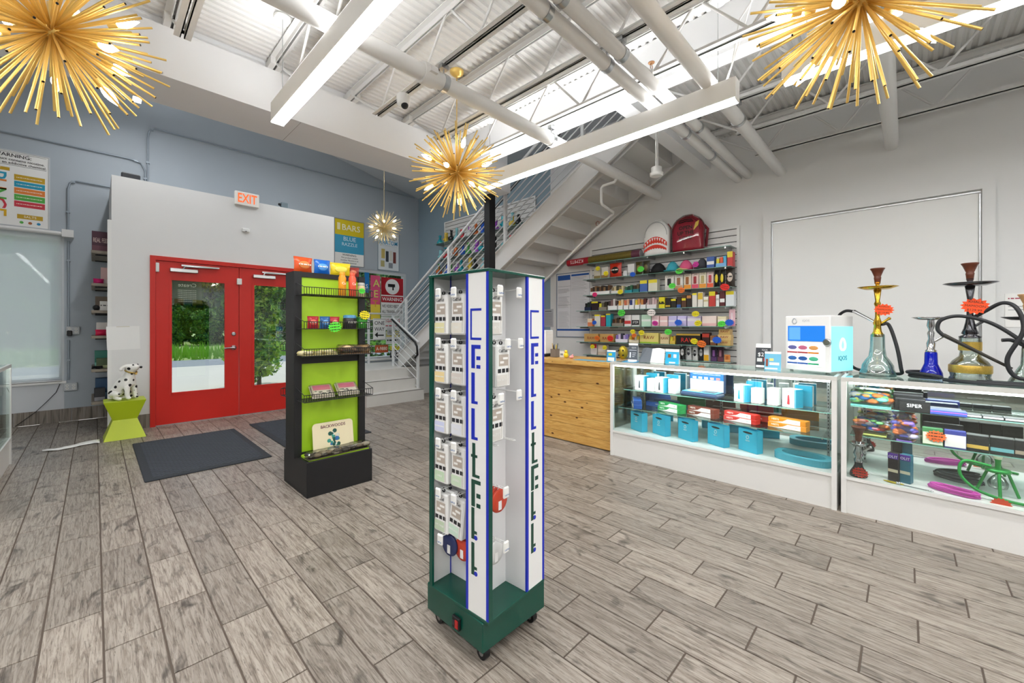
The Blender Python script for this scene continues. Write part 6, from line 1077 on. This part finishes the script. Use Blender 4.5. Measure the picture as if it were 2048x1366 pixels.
def arch(r0, r1, zc, amp, par, m, y=-.0785, teeth=0):
    n_ = 18; up, lo = [], []
    for i in range(n_+1): u = -1+2*i/n_; up.append((u*r0, zc+amp*(1-u*u))); lo.append((u*r0, zc+amp*(1-u*u)*.62-r1+(.012 if teeth and i % 2 else 0)))
    mb = MB(); mb.prism(lo+up[::-1], y, y+.01, m); part('mouth_print', mb, par)
arch(.155, .055, .155, .085, t, RDP, teeth=1); arch(.15, .03, .075, .06, t, RDP, teeth=1)
mb = MB()
for i in range(9): u = -1+2*(i+.5)/9; zc = .155+.085*(1-u*u)-.012; mb.prism([(u*.15-.012,zc),(u*.15,zc-.04),(u*.15+.012,zc)], -.0815, -.078, M('f4f4f2', .5))
part('teeth_print', mb, t)
yr = onX(1376, 465, 5.19).y; t = backpack('red_backpack', 'dark red backpack in clear plastic lettered OPEN UP THE LOVE', yr, .38, .445, 'a02038'); DK_ = M('120608', .5)
for i, s in enumerate(('OPEN', 'UP THE', 'LOVE')): txt(t, s, .045, DK_, 0, -.079, .29-.065*i, .2, bold=.02)
mb = MB(); mb.tube([(-.09,-.074,.36),(-.07,-.074,.385),(0,-.074,.395),(.07,-.074,.385),(.09,-.074,.36),(.05,-.074,.365),(0,-.074,.372),(-.05,-.074,.365)], .006, DK_, 6, closed=True); part('mouth_print', mb, t); mb = MB(); mb.prism([(.09,.24),(.15,.30),(.16,.36),(.12,.34)], -.078, -.07, M('d8b84a', .5)); part('yellow_patch', mb, t)
mb = MB(); mb.v = [(x*1.07, y*1.1, z*1.04+.001) for x,y,z in PB[-1].v]; mb.f = PB[-1].f; mb.mi = [0]*len(mb.f); mb.sm = PB[-1].sm; mb.mats = [thin_glass('wrap_film', 'fbf8f6', .03, .03)]; part('plastic_wrap', mb, t)
# framed notice under the stairs, small sheet beside it
ya, yb = onX(1115, 600, XW).y, onX(1180, 600, XW).y; zt_, zb_ = onX(1150, 546, XW).z, onX(1150, 673, XW).z; E = [('r',.02,.42,.9,.98,'2a5aa8'),('r',.45,.98,.95,.98,'2a5aa8'),('r',.0,1,.09,.12,'2a5aa8'),('r',.435,.44,.12,.98,'7a7a80'),('r',.02,.43,.80,.803,'7a7a80'),('r',.02,.43,.5,.503,'7a7a80')]
for i in range(34): E.append(('r', .47, .93-.12*((i*37)%5)/5, .15+.0235*i, .154+.0235*i, 'b0b0b6'))
for i in range(26):
    if i not in (11, 12, 21, 22): E.append(('r', .05, .39-.1*((i*53)%4)/4, .15+.024*i, .154+.024*i, 'b6b6bc'))
sheet('labour_law_poster', 'framed dense text notice with blue bars under the stairs', 'poster', XW-.002, (ya+yb)/2, zb_, ya-yb, zt_-zb_, E, base='e6e6ea', rz=-PI/2, frame='8a94a4')
q = onX(1098, 636, XW); sheet('wall_notice', 'small grey notice sheet beside the framed notice', 'sheet', XW-.002, q.y, q.z-.15, .2, .3, [('r',.1,.8,.85,.9,'6a6a70')]+[('r',.1,.85,.1+.07*i,.13+.07*i,'9a9aa0') for i in range(10)], base='b8babf', rz=-PI/2)
